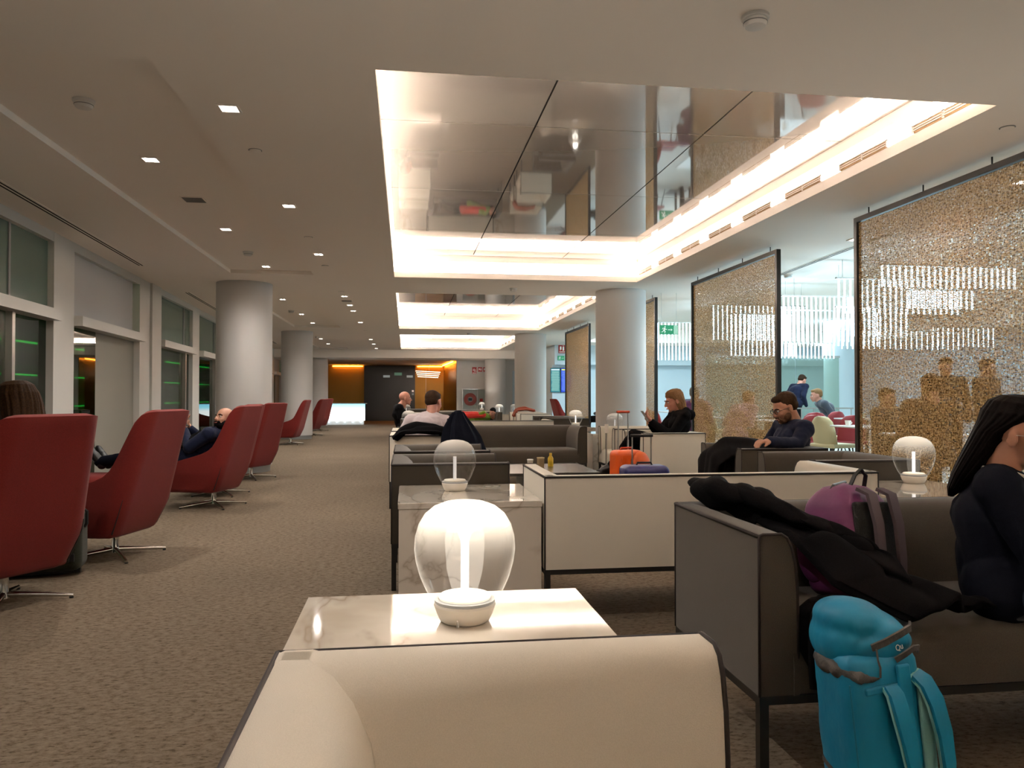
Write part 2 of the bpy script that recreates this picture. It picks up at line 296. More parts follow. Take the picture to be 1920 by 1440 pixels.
def side_strip(b, rect, off0, off1, z0, z1):
    """a ring band around a rectangle as four boxes between offsets off0..off1 outward"""
    x0, x1, y0, y1 = rect
    b.bx((x0 - off1, y0 - off1, z0), (x0 - off0, y1 + off1, z1)); b.bx((x1 + off0, y0 - off1, z0), (x1 + off1, y1 + off1, z1))
    b.bx((x0 - off0, y0 - off1, z0), (x1 + off0, y0 - off0, z1)); b.bx((x0 - off0, y1 + off0, z0), (x1 + off0, y1 + off1, z1))
cove = emis('cove_led', 'ffeee0', COVE_E)
for i, rc in enumerate(COFF):
    b = MB(); side_strip(b, rc, 0.0, 0.16, CH + 0.001, CH + 0.085)           # lip and ledge
    side_strip(b, rc, 0.16, 0.20, CH + 0.01, 3.24)                         # back of the cove
    side_strip(b, rc, 0.035, 0.16, 3.11, 3.2)                       # upper band
    struct(b.build('trim_%d' % (i + 1), M['lip']), 'white lip and cove around a ceiling recess')
    p = MB(); x0, x1, y0, y1 = rc; X0, X1, Y0, Y1 = x0 - 0.2, x1 + 0.2, y0 - 0.2, y1 + 0.2
    nx, ny = 3, 4; g = 0.006
    for a in range(nx):
        for c in range(ny):
            xa, xb = X0 + (X1 - X0) * a / nx + g, X0 + (X1 - X0) * (a + 1) / nx - g; ya, yb = Y0 + (Y1 - Y0) * c / ny + g, Y0 + (Y1 - Y0) * (c + 1) / ny - g
            p.bx((xa, ya, 3.2), (xb, yb, 3.23))
    struct(p.build('trim_%d' % (i + 11), M['panel']), 'glossy lacquered panels inside a ceiling recess')
    struct(MB().bx((X0, Y0, 3.24), (X1, Y1, 3.26)).build('ceiling_void', M['dark']))
    for q, (a, c) in enumerate((((x0 - 0.11, y0 - 0.1), (x0 - 0.08, y1 + 0.1)), ((x1 + 0.08, y0 - 0.1), (x1 + 0.11, y1 + 0.1)), ((x0 - 0.07, y0 - 0.11), (x1 + 0.07, y0 - 0.08)), ((x0 - 0.07, y1 + 0.08), (x1 + 0.07, y1 + 0.11)))):
        side = ('left', 'right', 'near', 'far')[q]; nth = ('behind the camera', 'nearest', 'second', 'farthest')[i]
        tag(MB().bx((a[0], a[1], CH + 0.086), (c[0], c[1], CH + 0.1)).build('cove_light_strip', cove), 'warm light strip along the %s edge of the ceiling recess %s' % (side, nth), 'cove light', 'cove lights of the ceiling recesses')
    if i:                                                           # air grilles along the right hand lip
        n = 8
        for k in range(n):
            yc = y0 + (k + 0.5) * (y1 - y0) / n
            t = thing('air_grille', 'slotted air grille number %s from the near end, right edge of the %s ceiling recess' % (('one', 'two', 'three', 'four', 'five', 'six', 'seven', 'eight')[k], nth), 'vent', (x1, yc, CH + 0.085), 0, 'air grilles along the coffers')
            MB().bx((-0.006, -0.30, 0), (0.0, 0.30, 0.05)).build('backing', mat('grille_backing', 'a88a62', 0.7), t)
            f = MB(); f.bx((-0.014, -0.31, 0.046), (-0.006, 0.31, 0.055)); f.bx((-0.014, -0.31, 0), (-0.006, -0.295, 0.055)); f.bx((-0.014, 0.295, 0), (-0.006, 0.31, 0.055)); f.bx((-0.014, -0.008, 0), (-0.006, 0.008, 0.055))
            f.build('frame', M['lip'], t)
            f = MB(); [f.bx((-0.014, -0.295, zz), (-0.007, 0.295, zz + 0.008)) for zz in (0.012, 0.028)]; f.build('slat', M['lip'], t)

def column(x, y, r, label, name='column'):
    o = struct(MB().lathe([(r, 0.1), (r, CH)], 64, (x, y, 0)).build(name, M['column'], smooth=60), label)
    MB().lathe([(r - 0.02, 0.0), (r - 0.02, 0.1)], 64, (x, y, 0)).build('skirting', M['skirting'], o, smooth=60)
for x, y, r in ((-2.44, 12.2, 0.41), (-2.87, 21.15, 0.41), (-3.35, 30.2, 0.41), (3.5, 12.25, 0.41), (3.46, 21.2, 0.44), (3.46, 29.7, 0.40)): column(x, y, r, 'round pale grey column')
struct(MB().lathe([(0.42, 0), (0.42, CH + 0.44)], 48, (12.3, 20.5, 0)).build('column', M['cafe'], smooth=60), 'round white column in the cafe')

# end walls
struct(MB().bx((-9, 36.2, 0), (2.2, 36.4, 2.56)).build('wall_back', M['gold']), 'gold curtain wall behind the reception')
struct(MB().bx((-1.86, 35.6, 0), (0.44, 36.19, 2.52)).build('wall_black', M['blkwall']), 'black wall panel beside the lit desk')
w2 = MB(); w2.add([(1.78, 36.2, 0), (2.02, 30.8, 0), (2.02, 30.8, 2.56), (1.78, 36.2, 2.56)], [(0, 1, 2, 3)]); w2.add([(1.88, 36.2, 0), (2.12, 30.9, 0), (2.12, 30.9, 2.56), (1.88, 36.2, 2.56)], [(3, 2, 1, 0)])
struct(w2.build('wall_gold', M['gold']), 'gold side wall')
struct(MB().bx((2.03, 30.75, 0), (5.2, 30.9, 2.56)).build('wall_far', M['white']), 'white wall with signs beyond the columns')
struct(MB().bx((5.0, 26.2, 0), (5.15, 30.9, 3.3)).build('wall_jog', M['cafe']))
struct(MB().bx((5.0, 26, 0), (17, 26.2, 3.3)).build('wall_cafe_back', M['cafe']), 'pale wall at the back of the cafe')
tr = MB().bx((5.0, 25.55, 2.2), (17, 25.99, 2.86)); struct(tr.build('trim_9', M['cafe']), 'bulkhead along the cafe back wall')
struct(MB().bx((16.0, -6, 0), (16.2, 26, 3.3)).build('wall_right', M['cafe']), 'cafe side wall')
struct(MB().bx((-9, -6.2, 0), (17, -6.0, 3.3)).build('wall_front', M['ceil']), 'wall behind the camera')
dr = struct(MB().bx((4.28, 30.70, 0), (4.85, 30.745, 2.15)).build('door_1', M['cafe']), 'pale blue door in the white wall')
MB().bx((4.72, 30.64, 1.02), (4.80, 30.69, 1.04)).build('handle', M['steel'], dr)
for zz, nm in ((2.48, 'cove'),):
    tag(MB().bx((-3.3, 36.0, 2.49), (-1.95, 36.03, 2.51)).build('cove_light_strip', emis('amber_led', 'ff9a30', 14)), 'amber cove light above gold curtain left of black wall', 'cove light')
    tag(MB().bx((0.55, 36.0, 2.49), (1.7, 36.03, 2.51)).build('cove_light_strip', MC['amber_led']), 'amber cove light above gold curtain right of black wall', 'cove light')
    tag(MB().box((1.80, 33.4, 2.52), (0.02, 4.6, 0.02), (0, 0, 0.044)).build('cove_light_strip', MC['amber_led']), 'amber cove light along the gold side wall', 'cove light')

# window wall on the left, leaning outward with distance
def wx(y): return -3.6 - 0.055 * (y - 7.4)
WROT = math.atan(0.055)
pane_mat = glass('window_glass', '4f7a60', 0.05)
blind_mat = mat('roller_blind', 'b9b9b8', 0.8); upper_glass = glass('frosted_green_glass', '6d8478', 0.10, 0.15, dens=0.55, fog='6f8a7e')
MULL = [(-4.9, 0.29), (-1.6, 0.29), (1.9, 0.55), (5.2, 0.29), (8.88, 0.29), (12.3, 0.55), (15.6, 0.3), (18.9, 0.3), (22.2, 0.55), (25.5, 0.3), (28.8, 0.3), (32.1, 0.5), (35.6, 0.3)]
for i in range(len(MULL) - 1):
    (ya, ha), (yb, hb) = MULL[i], MULL[i + 1]; L = yb - ya
    f = struct(empty('window_%d' % (i + 1), (wx(ya), ya, 0), WROT), 'tall window bay with pale metal mullion')
    b = MB()
    if ha > 0.5: b.bx((-0.12, -ha, 0), (0.03, -0.01, CH)); b.bx((-0.12, 0.01, 0), (0.06, ha, CH))
    else: b.bx((-0.12, -ha, 0), (0.03, ha, CH))
    b.build('mullion', M['frame_white'], f)
    a0, a1 = ha, L - hb
    MB().bx((-0.06, a0, 1.93), (0.12, a1, 2.04)).build('transom', M['frame_white'], f)
    b = MB(); b.bx((-0.06, a0, 2.76), (0.03, a1, CH)); b.bx((-0.06, a0, 0), (0.06, a1, 0.12)); b.build('rail', M['frame_white'], f)
    solid = (i % 3 == 1)
    if solid:
        g1 = a0 + 0.93
        MB().bx((-0.16, g1, 0.12), (-0.05, a1, 1.93)).build('reveal_panel', mat('reveal_grey', '8d8a80', 0.7), f)
        MB().bx((-0.05, a0, 2.04), (-0.03, a1 - 0.14, 2.76)).build('roller_blind', blind_mat, f); MB().bx((-0.12, a1 - 0.14, 2.04), (-0.1, a1, 2.76)).build('shadow_strip', M['skirting'], f)  # grey strip stands for the shadow at the end of the blind
    else:
        g1 = a1
        MB().bx((-0.04, a0, 2.04), (-0.03, a1, 2.76)).build('upper_pane', upper_glass, f)
        gx = L - hb - (0.9 if i % 3 == 0 else 0.5); MB().bx((-0.07, gx - 0.03, 0.12), (0.02, gx + 0.03, 1.93)).build('glazing_bar', M['steel'], f)
        MB().bx((-0.07, gx - 0.02, 2.04), (-0.02, gx + 0.02, 2.76)).build('glazing_bar', M['skirting'], f)
    MB().bx((-0.05, a0, 0.12), (-0.04, g1, 1.93)).build('pane', pane_mat, f)
# night outside: a dark facade with green lit shelves
fc = thing('dark_facade', 'dark building outside the windows with green lit ledges', 'building', (-7.5, 12, 0))
MB().bx((-0.2, -16, -0.5), (0, 24, 4)).build('wall', mat('facade', '24452f', 0.8, emit='1c4a2c', es=0.10), fc)  # faint green glow put into the wall for its lit interior
for zz in (0.9, 1.55, 2.2):
    for k in range(10):
        MB().bx((0, -13 + k * 3.3, zz), (0.12, -11.2 + k * 3.3, zz + 0.025)).build('green_ledge_light', emis('green_led', '3fd06a', 4.0), fc)
# slot diffusers in the ceiling
def slot(x0, y0, x1, y1, label, cat='vent'):
    d = Vector((x1 - x0, y1 - y0, 0)); a = math.atan2(-d.x, d.y); t = thing('slot_diffuser', label, cat, (x0, y0, CH - 0.004), a, 'slot diffusers in the ceiling')
    MB().bx((-0.05, 0, 0), (0.05, d.length, 0.004)).build('frame', M['ceil'], t)
    for s in (-0.028, 0.012): MB().bx((s, 0.02, -0.002), (s + 0.016, d.length - 0.02, 0.001)).build('slot', M['dark'], t)
slot(-3.05, 3.0, -3.44, 10.66, 'long black double slot in the ceiling above the nearest windows')
slot(-3.58, 13.3, -3.75, 16.5, 'short black double slot in the ceiling beside the first left column')
slot(-3.95, 20.5, -4.2, 26.0, 'far black double slot in the ceiling along the windows')
slot(5.05, 7.4, 5.25, 10.3, 'black double slot in the cafe ceiling between the bead screens')
slot(4.35, 3.0, 4.35, 4.6, 'black double slot in the ceiling above the nearest bead screen')

# ------------------------------------------------------------------ ceiling fittings
dlm = emis('downlight_led', 'fff4e6', 9)
def make_down():
    t = thing('downlight', 'x', 'ceiling light')
    f = MB(); 
    for a, b in (((-0.062, -0.062), (0.062, -0.05)), ((-0.062, 0.05), (0.062, 0.062)), ((-0.062, -0.05), (-0.05, 0.05)), ((0.05, -0.05), (0.062, 0.05))): f.bx((*a, -0.004), (*b, 0.004))
    f.build('frame', M['lip'], t)
    MB().bx((-0.05, -0.05, 0.0), (0.05, 0.05, 0.003)).build('diffuser', mat('downlight_well', 'e8e4dc', 0.4, emit='fff4e6', es=1.0), t)
    for sx in (-0.024, 0.024):
        for sy in (-0.024, 0.024): MB().lathe([(0.014, -0.003), (0.014, -0.0005)], 12, (sx, sy, 0)).build('led', dlm, t)
    return t
D0 = make_down()
rows = [(-1.04, y, CH) for y in (2.3, 4.73, 7.1, 9.49, 13.45, 14.75, 15.75, 18.19, 23.66, 25.84, 28.16)] + [(-1.88, y, CH + 0.05) for y in (6.01, 8.43, 10.79)] + \
       [(-2.22, y, CH + 0.05) for y in (14.45, 17.02, 19.03)] + [(-2.59, y, CH + 0.05) for y in (22.22, 24.32, 26.6)] + \
       [(4.87, y, CH) for y in (3.2, 5.5, 7.8, 12.28, 17.5)]
ordw = ['first', 'second', 'third', 'fourth', 'fifth', 'sixth', 'seventh', 'eighth', 'ninth', 'tenth', 'eleventh']
used = False; cnt = {}
for x, y, z in rows:
    k = cnt.get(x, 0); cnt[x] = k + 1
    line = {-1.04: 'line running beside the ceiling recesses', -1.88: 'nearest shallow ceiling tray', -2.22: 'middle shallow ceiling tray', -2.59: 'farthest shallow ceiling tray', 4.87: 'cafe ceiling behind the bead screens'}[x]
    put(D0, used, (x, y, z - 0.005), 0, 'small square ceiling downlight, %s one in the %s' % (ordw[k], line), 'square downlights'); used = True
    l = bpy.data.lights.new('downlight_beam', 'SPOT'); l.energy = SPOT_W; l.spot_size = R(155); l.spot_blend = 0.9; l.shadow_soft_size = 0.014; l.color = (1.0, 0.93, 0.86)
    lo = bpy.data.objects.new('downlight_beam', l); COL.objects.link(lo); lo.location = (x, y, z - 0.03)
def make_smoke():
    t = thing('smoke_detector', 'x', 'smoke detector')
    MB().lathe([(0.062, 0), (0.062, -0.012), (0.056, -0.016)], 32).build('mount', M['white'], t, smooth=30)
    MB().lathe([(0.05, -0.016), (0.052, -0.034), (0.044, -0.048), (0.02, -0.052)], 32).build('sensor_dome', M['white'], t, smooth=30)
    MB().lathe([(0.0485, -0.0285), (0.0535, -0.029), (0.0535, -0.033), (0.0485, -0.0335)], 32).build('vent_ring', M['skirting'], t, smooth=30)
    return t
D0 = make_smoke(); used = False
for x, y, z, lb in ((1.56, 3.26, CH, 'white smoke detector on the ceiling in front of the nearest recess'), (-1.9, 4.86, CH + 0.05, 'white smoke detector at near end of nearest shallow ceiling tray'),
                    (-1.91, 9.74, CH + 0.05, 'white smoke detector at far end of nearest shallow ceiling tray'), (1.7, 12.1, CH, 'white smoke detector between the first and second ceiling recesses'),
                    (1.71, 21.0, CH, 'white smoke detector between the second and third ceiling recesses'), (-2.34, 16.34, CH + 0.05, 'white smoke detector in the middle shallow ceiling tray'),
                    (-2.6, 23.4, CH + 0.05, 'white smoke detector in the farthest shallow ceiling tray'), (5.35, 10.2, CH, 'white smoke detector on the cafe ceiling between the bead screens')):
    put(D0, used, (x, y, z), 0, lb, 'smoke detectors'); used = True
k = 0
for x, y, lb in ((-1.04, 5.53, 'between the first two downlights'), (-1.04, 8.5, 'just before the third downlight'), (-1.05, 10.33, 'after the third downlight'), (-1.05, 12.9, 'before the small speaker grille'), (-1.04, 20.5, 'far along the aisle'), (3.8, 4.4, 'beside the coffer near end, above the bead screen')):
    t = thing('ceiling_disc', 'small flat white ceiling disc ' + lb, 'sprinkler', (x, y, CH), 0, 'flat sprinkler covers')
    MB().lathe([(0.04, 0), (0.04, -0.006), (0.036, -0.008)], 24).build('cover', M['ceil'], t, smooth=30); MB().lathe([(0.046, 0.001), (0.046, -0.002)], 24).build('rim', M['skirting'], t)
for x, y, z, lb in ((-1.88, 7.2, CH + 0.05, 'flat square speaker grille in the nearest shallow ceiling tray'), (-1.05, 14.1, CH, 'flat square speaker grille in the ceiling line of downlights')):
    t = thing('speaker_grille', lb, 'speaker', (x, y, z)); MB().bx((-0.1, -0.1, -0.006), (0.1, 0.1, 0)).build('frame', M['lip'], t)
    g = MB(); [g.bx((-0.085, -0.085 + q * 0.017, -0.01), (0.085, -0.077 + q * 0.017, -0.005)) for q in range(10)]; g.build('louvre', M['skirting'], t)

# ------------------------------------------------------------------ sofas and armchairs
SZ0, SZ1, SEAT = 0.275, 0.745, 0.45
def prof(T, top=0.055):
    """outer face at 0, soft inner face; (inset, z)"""
    k = (T - top)
    return [(0, SZ0), (0, SZ1 - 0.012), (0.004, SZ1 - 0.003), (0.012, SZ1), (top, SZ1), (top + 0.35 * k, SZ1 - 0.012), (top + 0.62 * k, SZ1 - 0.04), (top + 0.85 * k, SZ1 - 0.09), (top + 0.97 * k, SZ1 - 0.16), (T, SZ1 - 0.25), (T, SZ0)]
def make_sofa(W, D, name, fab, pip, cat, arms='LR'):
    t = thing(name, 'x', cat)
    hw, hd = W / 2, D / 2
    f = MB()
    for a, b in (((-hw, -hd), (hw, -hd + 0.03)), ((-hw, hd - 0.03), (hw, hd)), ((-hw, -hd + 0.03), (-hw + 0.03, hd - 0.03)), ((hw - 0.03, -hd + 0.03), (hw, hd - 0.03))): f.bx((*a, 0.25), (*b, SZ0))
    f.build('frame', M['black'], t)
    for sx in (-1, 1):
        for sy in (-1, 1): MB().box((sx * (hw - 0.015), sy * (hd - 0.015), 0.125), (0.028, 0.028, 0.25)).build('leg', M['black'], t)
    bb = MB(); pr = prof(0.17); bb.rings([[(x, hd - i, z) for i, z in pr] for x in (-hw + 0.0, hw - 0.0)])
    if 'L' in arms and 'R' in arms: bb = MB(); bb.rings([[(x, hd - i, z) for i, z in pr] for x in (-hw + 0.004, hw - 0.004)])
    bb.build('backrest', fab, t, smooth=42)
    pipes = MB(); r = 0.0055
    pipes.tube([(-hw, hd, SZ1 - 0.006), (hw, hd, SZ1 - 0.006)], r)
    for s, q in ((-1, 'L'), (1, 'R')):
        pipes.tube([(s * hw, hd, SZ1 - 0.006), (s * hw, hd, SZ0)], r * 0.7)
        if q not in arms: continue
        rs = []; n = 14
        for k in range(n + 1):
            y = hd - 0.004 - k / n * (D - 0.004); u = k / n; v_ = max(0, 1 - u * 1.15) ** 1.3; T = 0.12 + 0.07 * v_; tp = 0.07 - 0.02 * v_
            rs.append([(s * (hw - i), y, z) for i, z in (prof(T, tp) if s < 0 else prof(T, tp)[::-1])])
        MB().rings(rs[::-1] if False else rs).build('armrest', fab, t, smooth=60)
        pf = prof(0.12, 0.07)
        pipes.tube([(s * hw, hd, SZ1 - 0.006), (s * hw, -hd, SZ1 - 0.006)], r)
        pipes.tube([(s * (hw - i), -hd, z) for i, z in pf], r * 0.8)
    pipes.build('piping', pip, t, smooth=180)
    il = -hw + (0.105 if 'L' in arms else 0); ir = hw - (0.105 if 'R' in arms else 0)
    c = MB(); ys, rr = -hd - 0.005, 0.045
    sec = [(ys, SZ0 + 0.005), (ys - 0.004, SEAT - 0.09), (ys + 0.006, SEAT - rr), (ys + 0.018, SEAT - 0.018), (ys + 0.05, SEAT - 0.002), (ys + 0.2, SEAT + 0.008), (hd - 0.12, SEAT), (hd - 0.12, SZ0 + 0.005)]
    c.rings([[(x, y, z - dz) for y, z in sec] for x, dz in ((il, 0.006), (il + 0.02, 0), (ir - 0.02, 0), (ir, 0.006))][::-1]).build('seat_cushion', fab, t, smooth=42)
    return t
def fix_normals():
    for o in list(COL.objects):
        if o.type == 'MESH' and not o.get('_raw') and len(o.data.polygons) < 60000 and o.data.users:
            if o.data.get('nf'): continue
            o.data['nf'] = 1
            b = bmesh.new(); b.from_mesh(o.data); bmesh.ops.recalc_face_normals(b, faces=b.faces); b.to_mesh(o.data); b.free()
FACE = {'-Y': 0, '+X': PI / 2, '+Y': PI, '-X': -PI / 2}      # which way the seat opens
AC = {c: make_sofa(0.80, 0.70, 'armchair', M[f], M['piping'], 'armchair') for c, f in (('grey', 'greyf'), ('white', 'whitef'))}
SF = {c: make_sofa(1.80, 0.70, 'sofa', M[f], M['piping'], 'sofa') for c, f in (('grey', 'greyf'), ('beige', 'beige'))}
usedf = {}
def chair_at(kind, cx, cy, face, label, group=None):
    src = (AC if kind[0] == 'A' else SF)[kind[2:]]
    o = put(src, usedf.get(kind), (cx, cy, 0), FACE[face], label, group); usedf[kind] = True; return o
# nearest seat, under the camera: opens to the right
chair_at('S beige', 0.15, 0.37, '+X', 'beige leather sofa in the foreground directly in front of the marble table')
bs = make_sofa(1.81, 0.70, 'sofa', M['beige'], M['piping'], 'sofa'); bs.location = (1.60, 4.16, 0); bs.rotation_euler.z = PI
bs['label'] = 'long beige sofa seen from behind, between two marble tables with lamps'
chair_at('S grey', 1.92, 2.475, '-Y', 'taupe sofa at the right with backpacks and a black jacket on it')
for k in range(3):
    o = 8.85 * k; w_ = ('nearest', 'middle', 'farthest')[k]
    chair_at('A grey', 0.27, 5.0 + o, '+X', 'taupe armchair on the left, directly behind the %s marble table in its row' % w_, 'taupe armchairs along the aisle')
    chair_at('A grey', 0.27, 6.05 + o, '+X', 'taupe armchair on the left, second behind the %s marble table in its row' % w_, 'taupe armchairs along the aisle')
    if k < 2: chair_at('A grey', 2.88, 4.88 + o, '-X', 'taupe armchair on the right, behind the marble corner table of the %s seating group' % w_, 'taupe armchairs on the right')
    if k < 2: chair_at('A grey', 2.88, 5.95 + o, '-X', 'taupe armchair on the right, ' + ('in which the man with glasses sits' if k == 0 else 'second in the middle seating group'), 'taupe armchairs on the right')
    if k < 2:
        chair_at('A white', 0.19, 8.32 + o, '+X', 'cream armchair on the left, first one ' + ('before the middle marble table' if k == 0 else 'in the middle seating group'), 'cream armchairs')
        chair_at('A white', 0.19, 9.38 + o, '+X', 'cream armchair on the left, second one ' + ('before the middle marble table' if k == 0 else 'in the middle seating group'), 'cream armchairs')
        chair_at('A white', 2.89, 8.42 + o, '-X', 'cream armchair on the right, ' + ('in which the woman with the phone sits' if k == 0 else 'first one of the middle seating group'), 'cream armchairs')
        chair_at('A white', 2.89, 9.56 + o, '-X', 'cream armchair on the right, ' + ('behind the one with the phone woman' if k == 0 else 'second one of the middle seating group'), 'cream armchairs')
        g = chair_at('S grey', 1.44, 10.13 + o, '-Y', 'long taupe sofa facing the camera ' + ('behind the low dark coffee table' if k == 0 else 'on which a person lies asleep'), 'long taupe sofas facing the camera')
    if k: chair_at('S beige', 1.52, 12.78 + 8.9 * (k - 1), '+Y', 'beige sofa seen from behind, ' + ('back to back with the first long taupe sofa' if k == 1 else 'behind the sleeping person'), 'beige sofas seen from behind')

# ------------------------------------------------------------------ marble tables
def make_table():
    t = thing('marble_side_table', 'x', 'side table')
    MB().box((0, 0, 0.605), (0.72, 0.76, 0.03)).build('tabletop', M['marble'], t, bevel=0.002, seg=1)
    MB().box((0, 0, 0.296), (0.712, 0.752, 0.588)).build('body', M['marble'], t)
    return t
T0 = make_table(); used = False
TABS = [(0.107, 1.705, 'cream marble block table in the foreground with the brightest lamp'), (0.325, 4.21, 'cream marble block table behind the foreground lamp, left of the beige sofa'),
        (2.88, 4.07, 'marble table beyond the taupe sofa at the right, under the lamp near the bead screen'), (0.22, 13.0, 'far marble table on the left before the bald man'), (2.86, 12.94, 'far marble table on the right, before the column'),
        (0.22, 21.8, 'farthest marble table on the left'), (2.84, 22.1, 'farthest marble table on the right'), (2.92, 10.75, 'marble table behind the cream armchairs on the right'), (2.65, 28.8, 'marble table in front of the hose cabinet')]
for x, y, lb in TABS: put(T0, used, (x, y, 0), 0, lb, 'marble tables'); used = True
for x, y, lb in ((0.50, 4.46, 'round power socket plate set in the second marble table'),):
    t = thing('socket_plate', lb, 'socket', (x, y, 0.62)); MB().lathe([(0.05, 0), (0.05, 0.002)], 24).build('ring', M['steel'], t); 
    MB().lathe([(0.018, 0.0022), (0.018, 0.0035)], 16, (-0.022, 0, 0)).build('outlet', M['porcelain'], t); MB().lathe([(0.018, 0.0022), (0.018, 0.0035)], 16, (0.022, 0, 0)).build('outlet', M['porcelain'], t)

# ------------------------------------------------------------------ glass table lamps
GP = [(0.073, 0.044), (0.082, 0.058), (0.094, 0.08), (0.106, 0.108), (0.115, 0.14), (0.119, 0.17), (0.117, 0.2), (0.109, 0.228), (0.094, 0.252), (0.073, 0.269), (0.046, 0.279), (0.02, 0.283), (0.002, 0.284)]
def make_lamp(name, bright):
    t = thing('table_lamp', 'x', 'lamp')
    MB().lathe([(0.052, 0), (0.058, 0.004), (0.066, 0.02), (0.073, 0.04), (0.071, 0.045), (0.06, 0.046)], 40).build('base', M['porcelain'], t, smooth=35)
    MB().lathe([(0.071, 0.0455), (0.0715, 0.052), (0.062, 0.053)], 40).build('collar', mat('lamp_collar', 'aeb2b6', 0.3), t, smooth=35)
    MB().lathe([(0.06, 0.053), (0.062, 0.058), (0.058, 0.062), (0.014, 0.063)], 40).build('disc', mat('lamp_disc_' + name, 'ece4d4', 0.5, emit='fff0d8', es=0.22 * bright), t, smooth=35)
    MB().lathe([(0.0095, 0.063), (0.0095, 0.19)], 20).build('light_tube', mat('lamp_tube_' + name, 'f0efec', 0.15, emit='f4f6ff', es=0.06 + 0.5 * bright), t, smooth=60)
    MB().lathe(GP, 48, cap=False).build('glass_shade', lamp_glass_mat('lamp_shade_' + name, 0.01 + 0.42 * bright), t, smooth=180)
    if bright > 0.8:
        MB().lathe([(0.0096, 0.186), (0.014, 0.2), (0.024, 0.222), (0.046, 0.246), (0.078, 0.26)], 40, cap=False).build('glow_cone', mat('lamp_glow_cone', 'fff6e6', 0.6, emit='fff0dc', es=0.5), t, smooth=180)  # cone added to imitate the glow under the crown, no real lamp part
    if bright > 0.25:
        l = bpy.data.lights.new('lamp_glow', 'POINT'); l.energy = 0.35 * bright; l.color = (1, 0.9, 0.76); l.shadow_soft_size = 0.05; o = bpy.data.objects.new('lamp_glow', l); COL.objects.link(o); o.parent = t; o.location = (0, 0, 0.15)
        l = bpy.data.lights.new('ceiling_fill_spot', 'SPOT'); l.energy = 5.2 + 0.5 * bright; l.color = (1, 0.93, 0.84); l.spot_size = R(150); l.spot_blend = 0.5; l.shadow_soft_size = 0.04; o = bpy.data.objects.new('ceiling_fill_spot', l); COL.objects.link(o); o.parent = t; o.location = (0, 0, 0.30); o.rotation_euler = (PI, 0, 0)  # spot added above the glass to brighten the ceiling
    return t
LP = {'hot': make_lamp('hot', 1.0), 'mid': make_lamp('mid', 0.3), 'dim': make_lamp('dim', 0.02)}
ul = {}
for k, x, y, z, lb in (('hot', 0.14, 1.82, 0.62, 'brightly lit round glass lamp on the foreground marble table'), ('dim', 0.275, 4.31, 0.62, 'unlit round glass lamp on the second marble table'),
                 ('mid', 3.06, 4.30, 0.62, 'lit round glass lamp in front of the nearest bead screen'), ('mid', 2.90, 12.95, 0.62, 'lit glass lamp beyond the right end of the long taupe sofa'),
                 ('dim', 2.94, 10.6, 0.62, 'unlit glass lamp in front of the right column base'), ('dim', 0.06, 12.9, 0.62, 'unlit glass lamp in front of the white-shirted man'),
                 ('mid', 2.68, 22.0, 0.62, 'small lit glass lamp just behind the sleeping person'), ('dim', 3.12, 22.0, 0.62, 'small unlit glass lamp behind the orange bag'), ('dim', 0.03, 21.7, 0.62, 'small unlit glass lamp beside the bald head'),
                 ('mid', 2.85, 28.8, 0.62, 'tiny lit glass lamp in front of the hose cabinet')):
    src = LP[k]
    if k in ul:
        put(src, True, (x, y, z), 0, lb, 'round glass lamps')
        if k != 'dim': pass
    else: put(src, False, (x, y, z), 0, lb, 'round glass lamps'); ul[k] = 1
tag(MB().tube([(0.118, 1.752, 0.624), (0.118, 1.75, 0.638), (0.12, 1.746, 0.626)], 0.0022, 6).build('switch_pin', M['steel']), 'tiny metal switch pin at the foot of the brightest lamp', 'switch')

# ------------------------------------------------------------------ coffee table and snacks
t = thing('coffee_table', 'low dark coffee table in front of the long taupe sofa', 'coffee table', (1.42, 7.85, 0))
MB().box((0, 0, 0.385), (0.95, 1.0, 0.03)).build('tabletop', M['darktop'], t, bevel=0.003, seg=1)
MB().box((0, 0, 0.2), (0.5, 0.5, 0.34)).build('pedestal', M['white'], t); MB().box((0, 0, 0.015), (0.6, 0.6, 0.03)).build('base_plate', M['black'], t)
t = thing('juice_bottle', 'small yellow juice bottle on the low dark coffee table', 'bottle', (1.53, 8.05, 0.4))
MB().lathe([(0.028, 0), (0.03, 0.01), (0.03, 0.085), (0.013, 0.115), (0.013, 0.12)], 16).build('body', mat('yellow_juice', 'c9a52a', 0.3), t, smooth=40); MB().lathe([(0.015, 0.12), (0.015, 0.14)], 16).build('cap', mat('yellow_cap', 'd8b13a', 0.4), t)
t = thing('snack_box', 'brown cardboard snack box on the coffee table', 'box', (1.37, 7.75, 0.4), 0.3)
MB().box((0, 0, 0.055), (0.06, 0.05, 0.11)).build('carton', mat('kraft', '8a7350', 0.8), t, bevel=0.002); MB().box((0, 0, 0.115), (0.062, 0.052, 0.012)).build('lid', mat('kraft_lid', 'b9a782', 0.8), t)
t = thing('paper_cup', 'pale paper cup beside the brown snack box', 'cup', (1.27, 7.8, 0.4)); MB().lathe([(0.024, 0), (0.032, 0.09)], 16).build('cup', mat('paper', 'b4ada0', 0.8), t, smooth=40); MB().lathe([(0.034, 0.09), (0.032, 0.098)], 16).build('lid', M['white'], t)

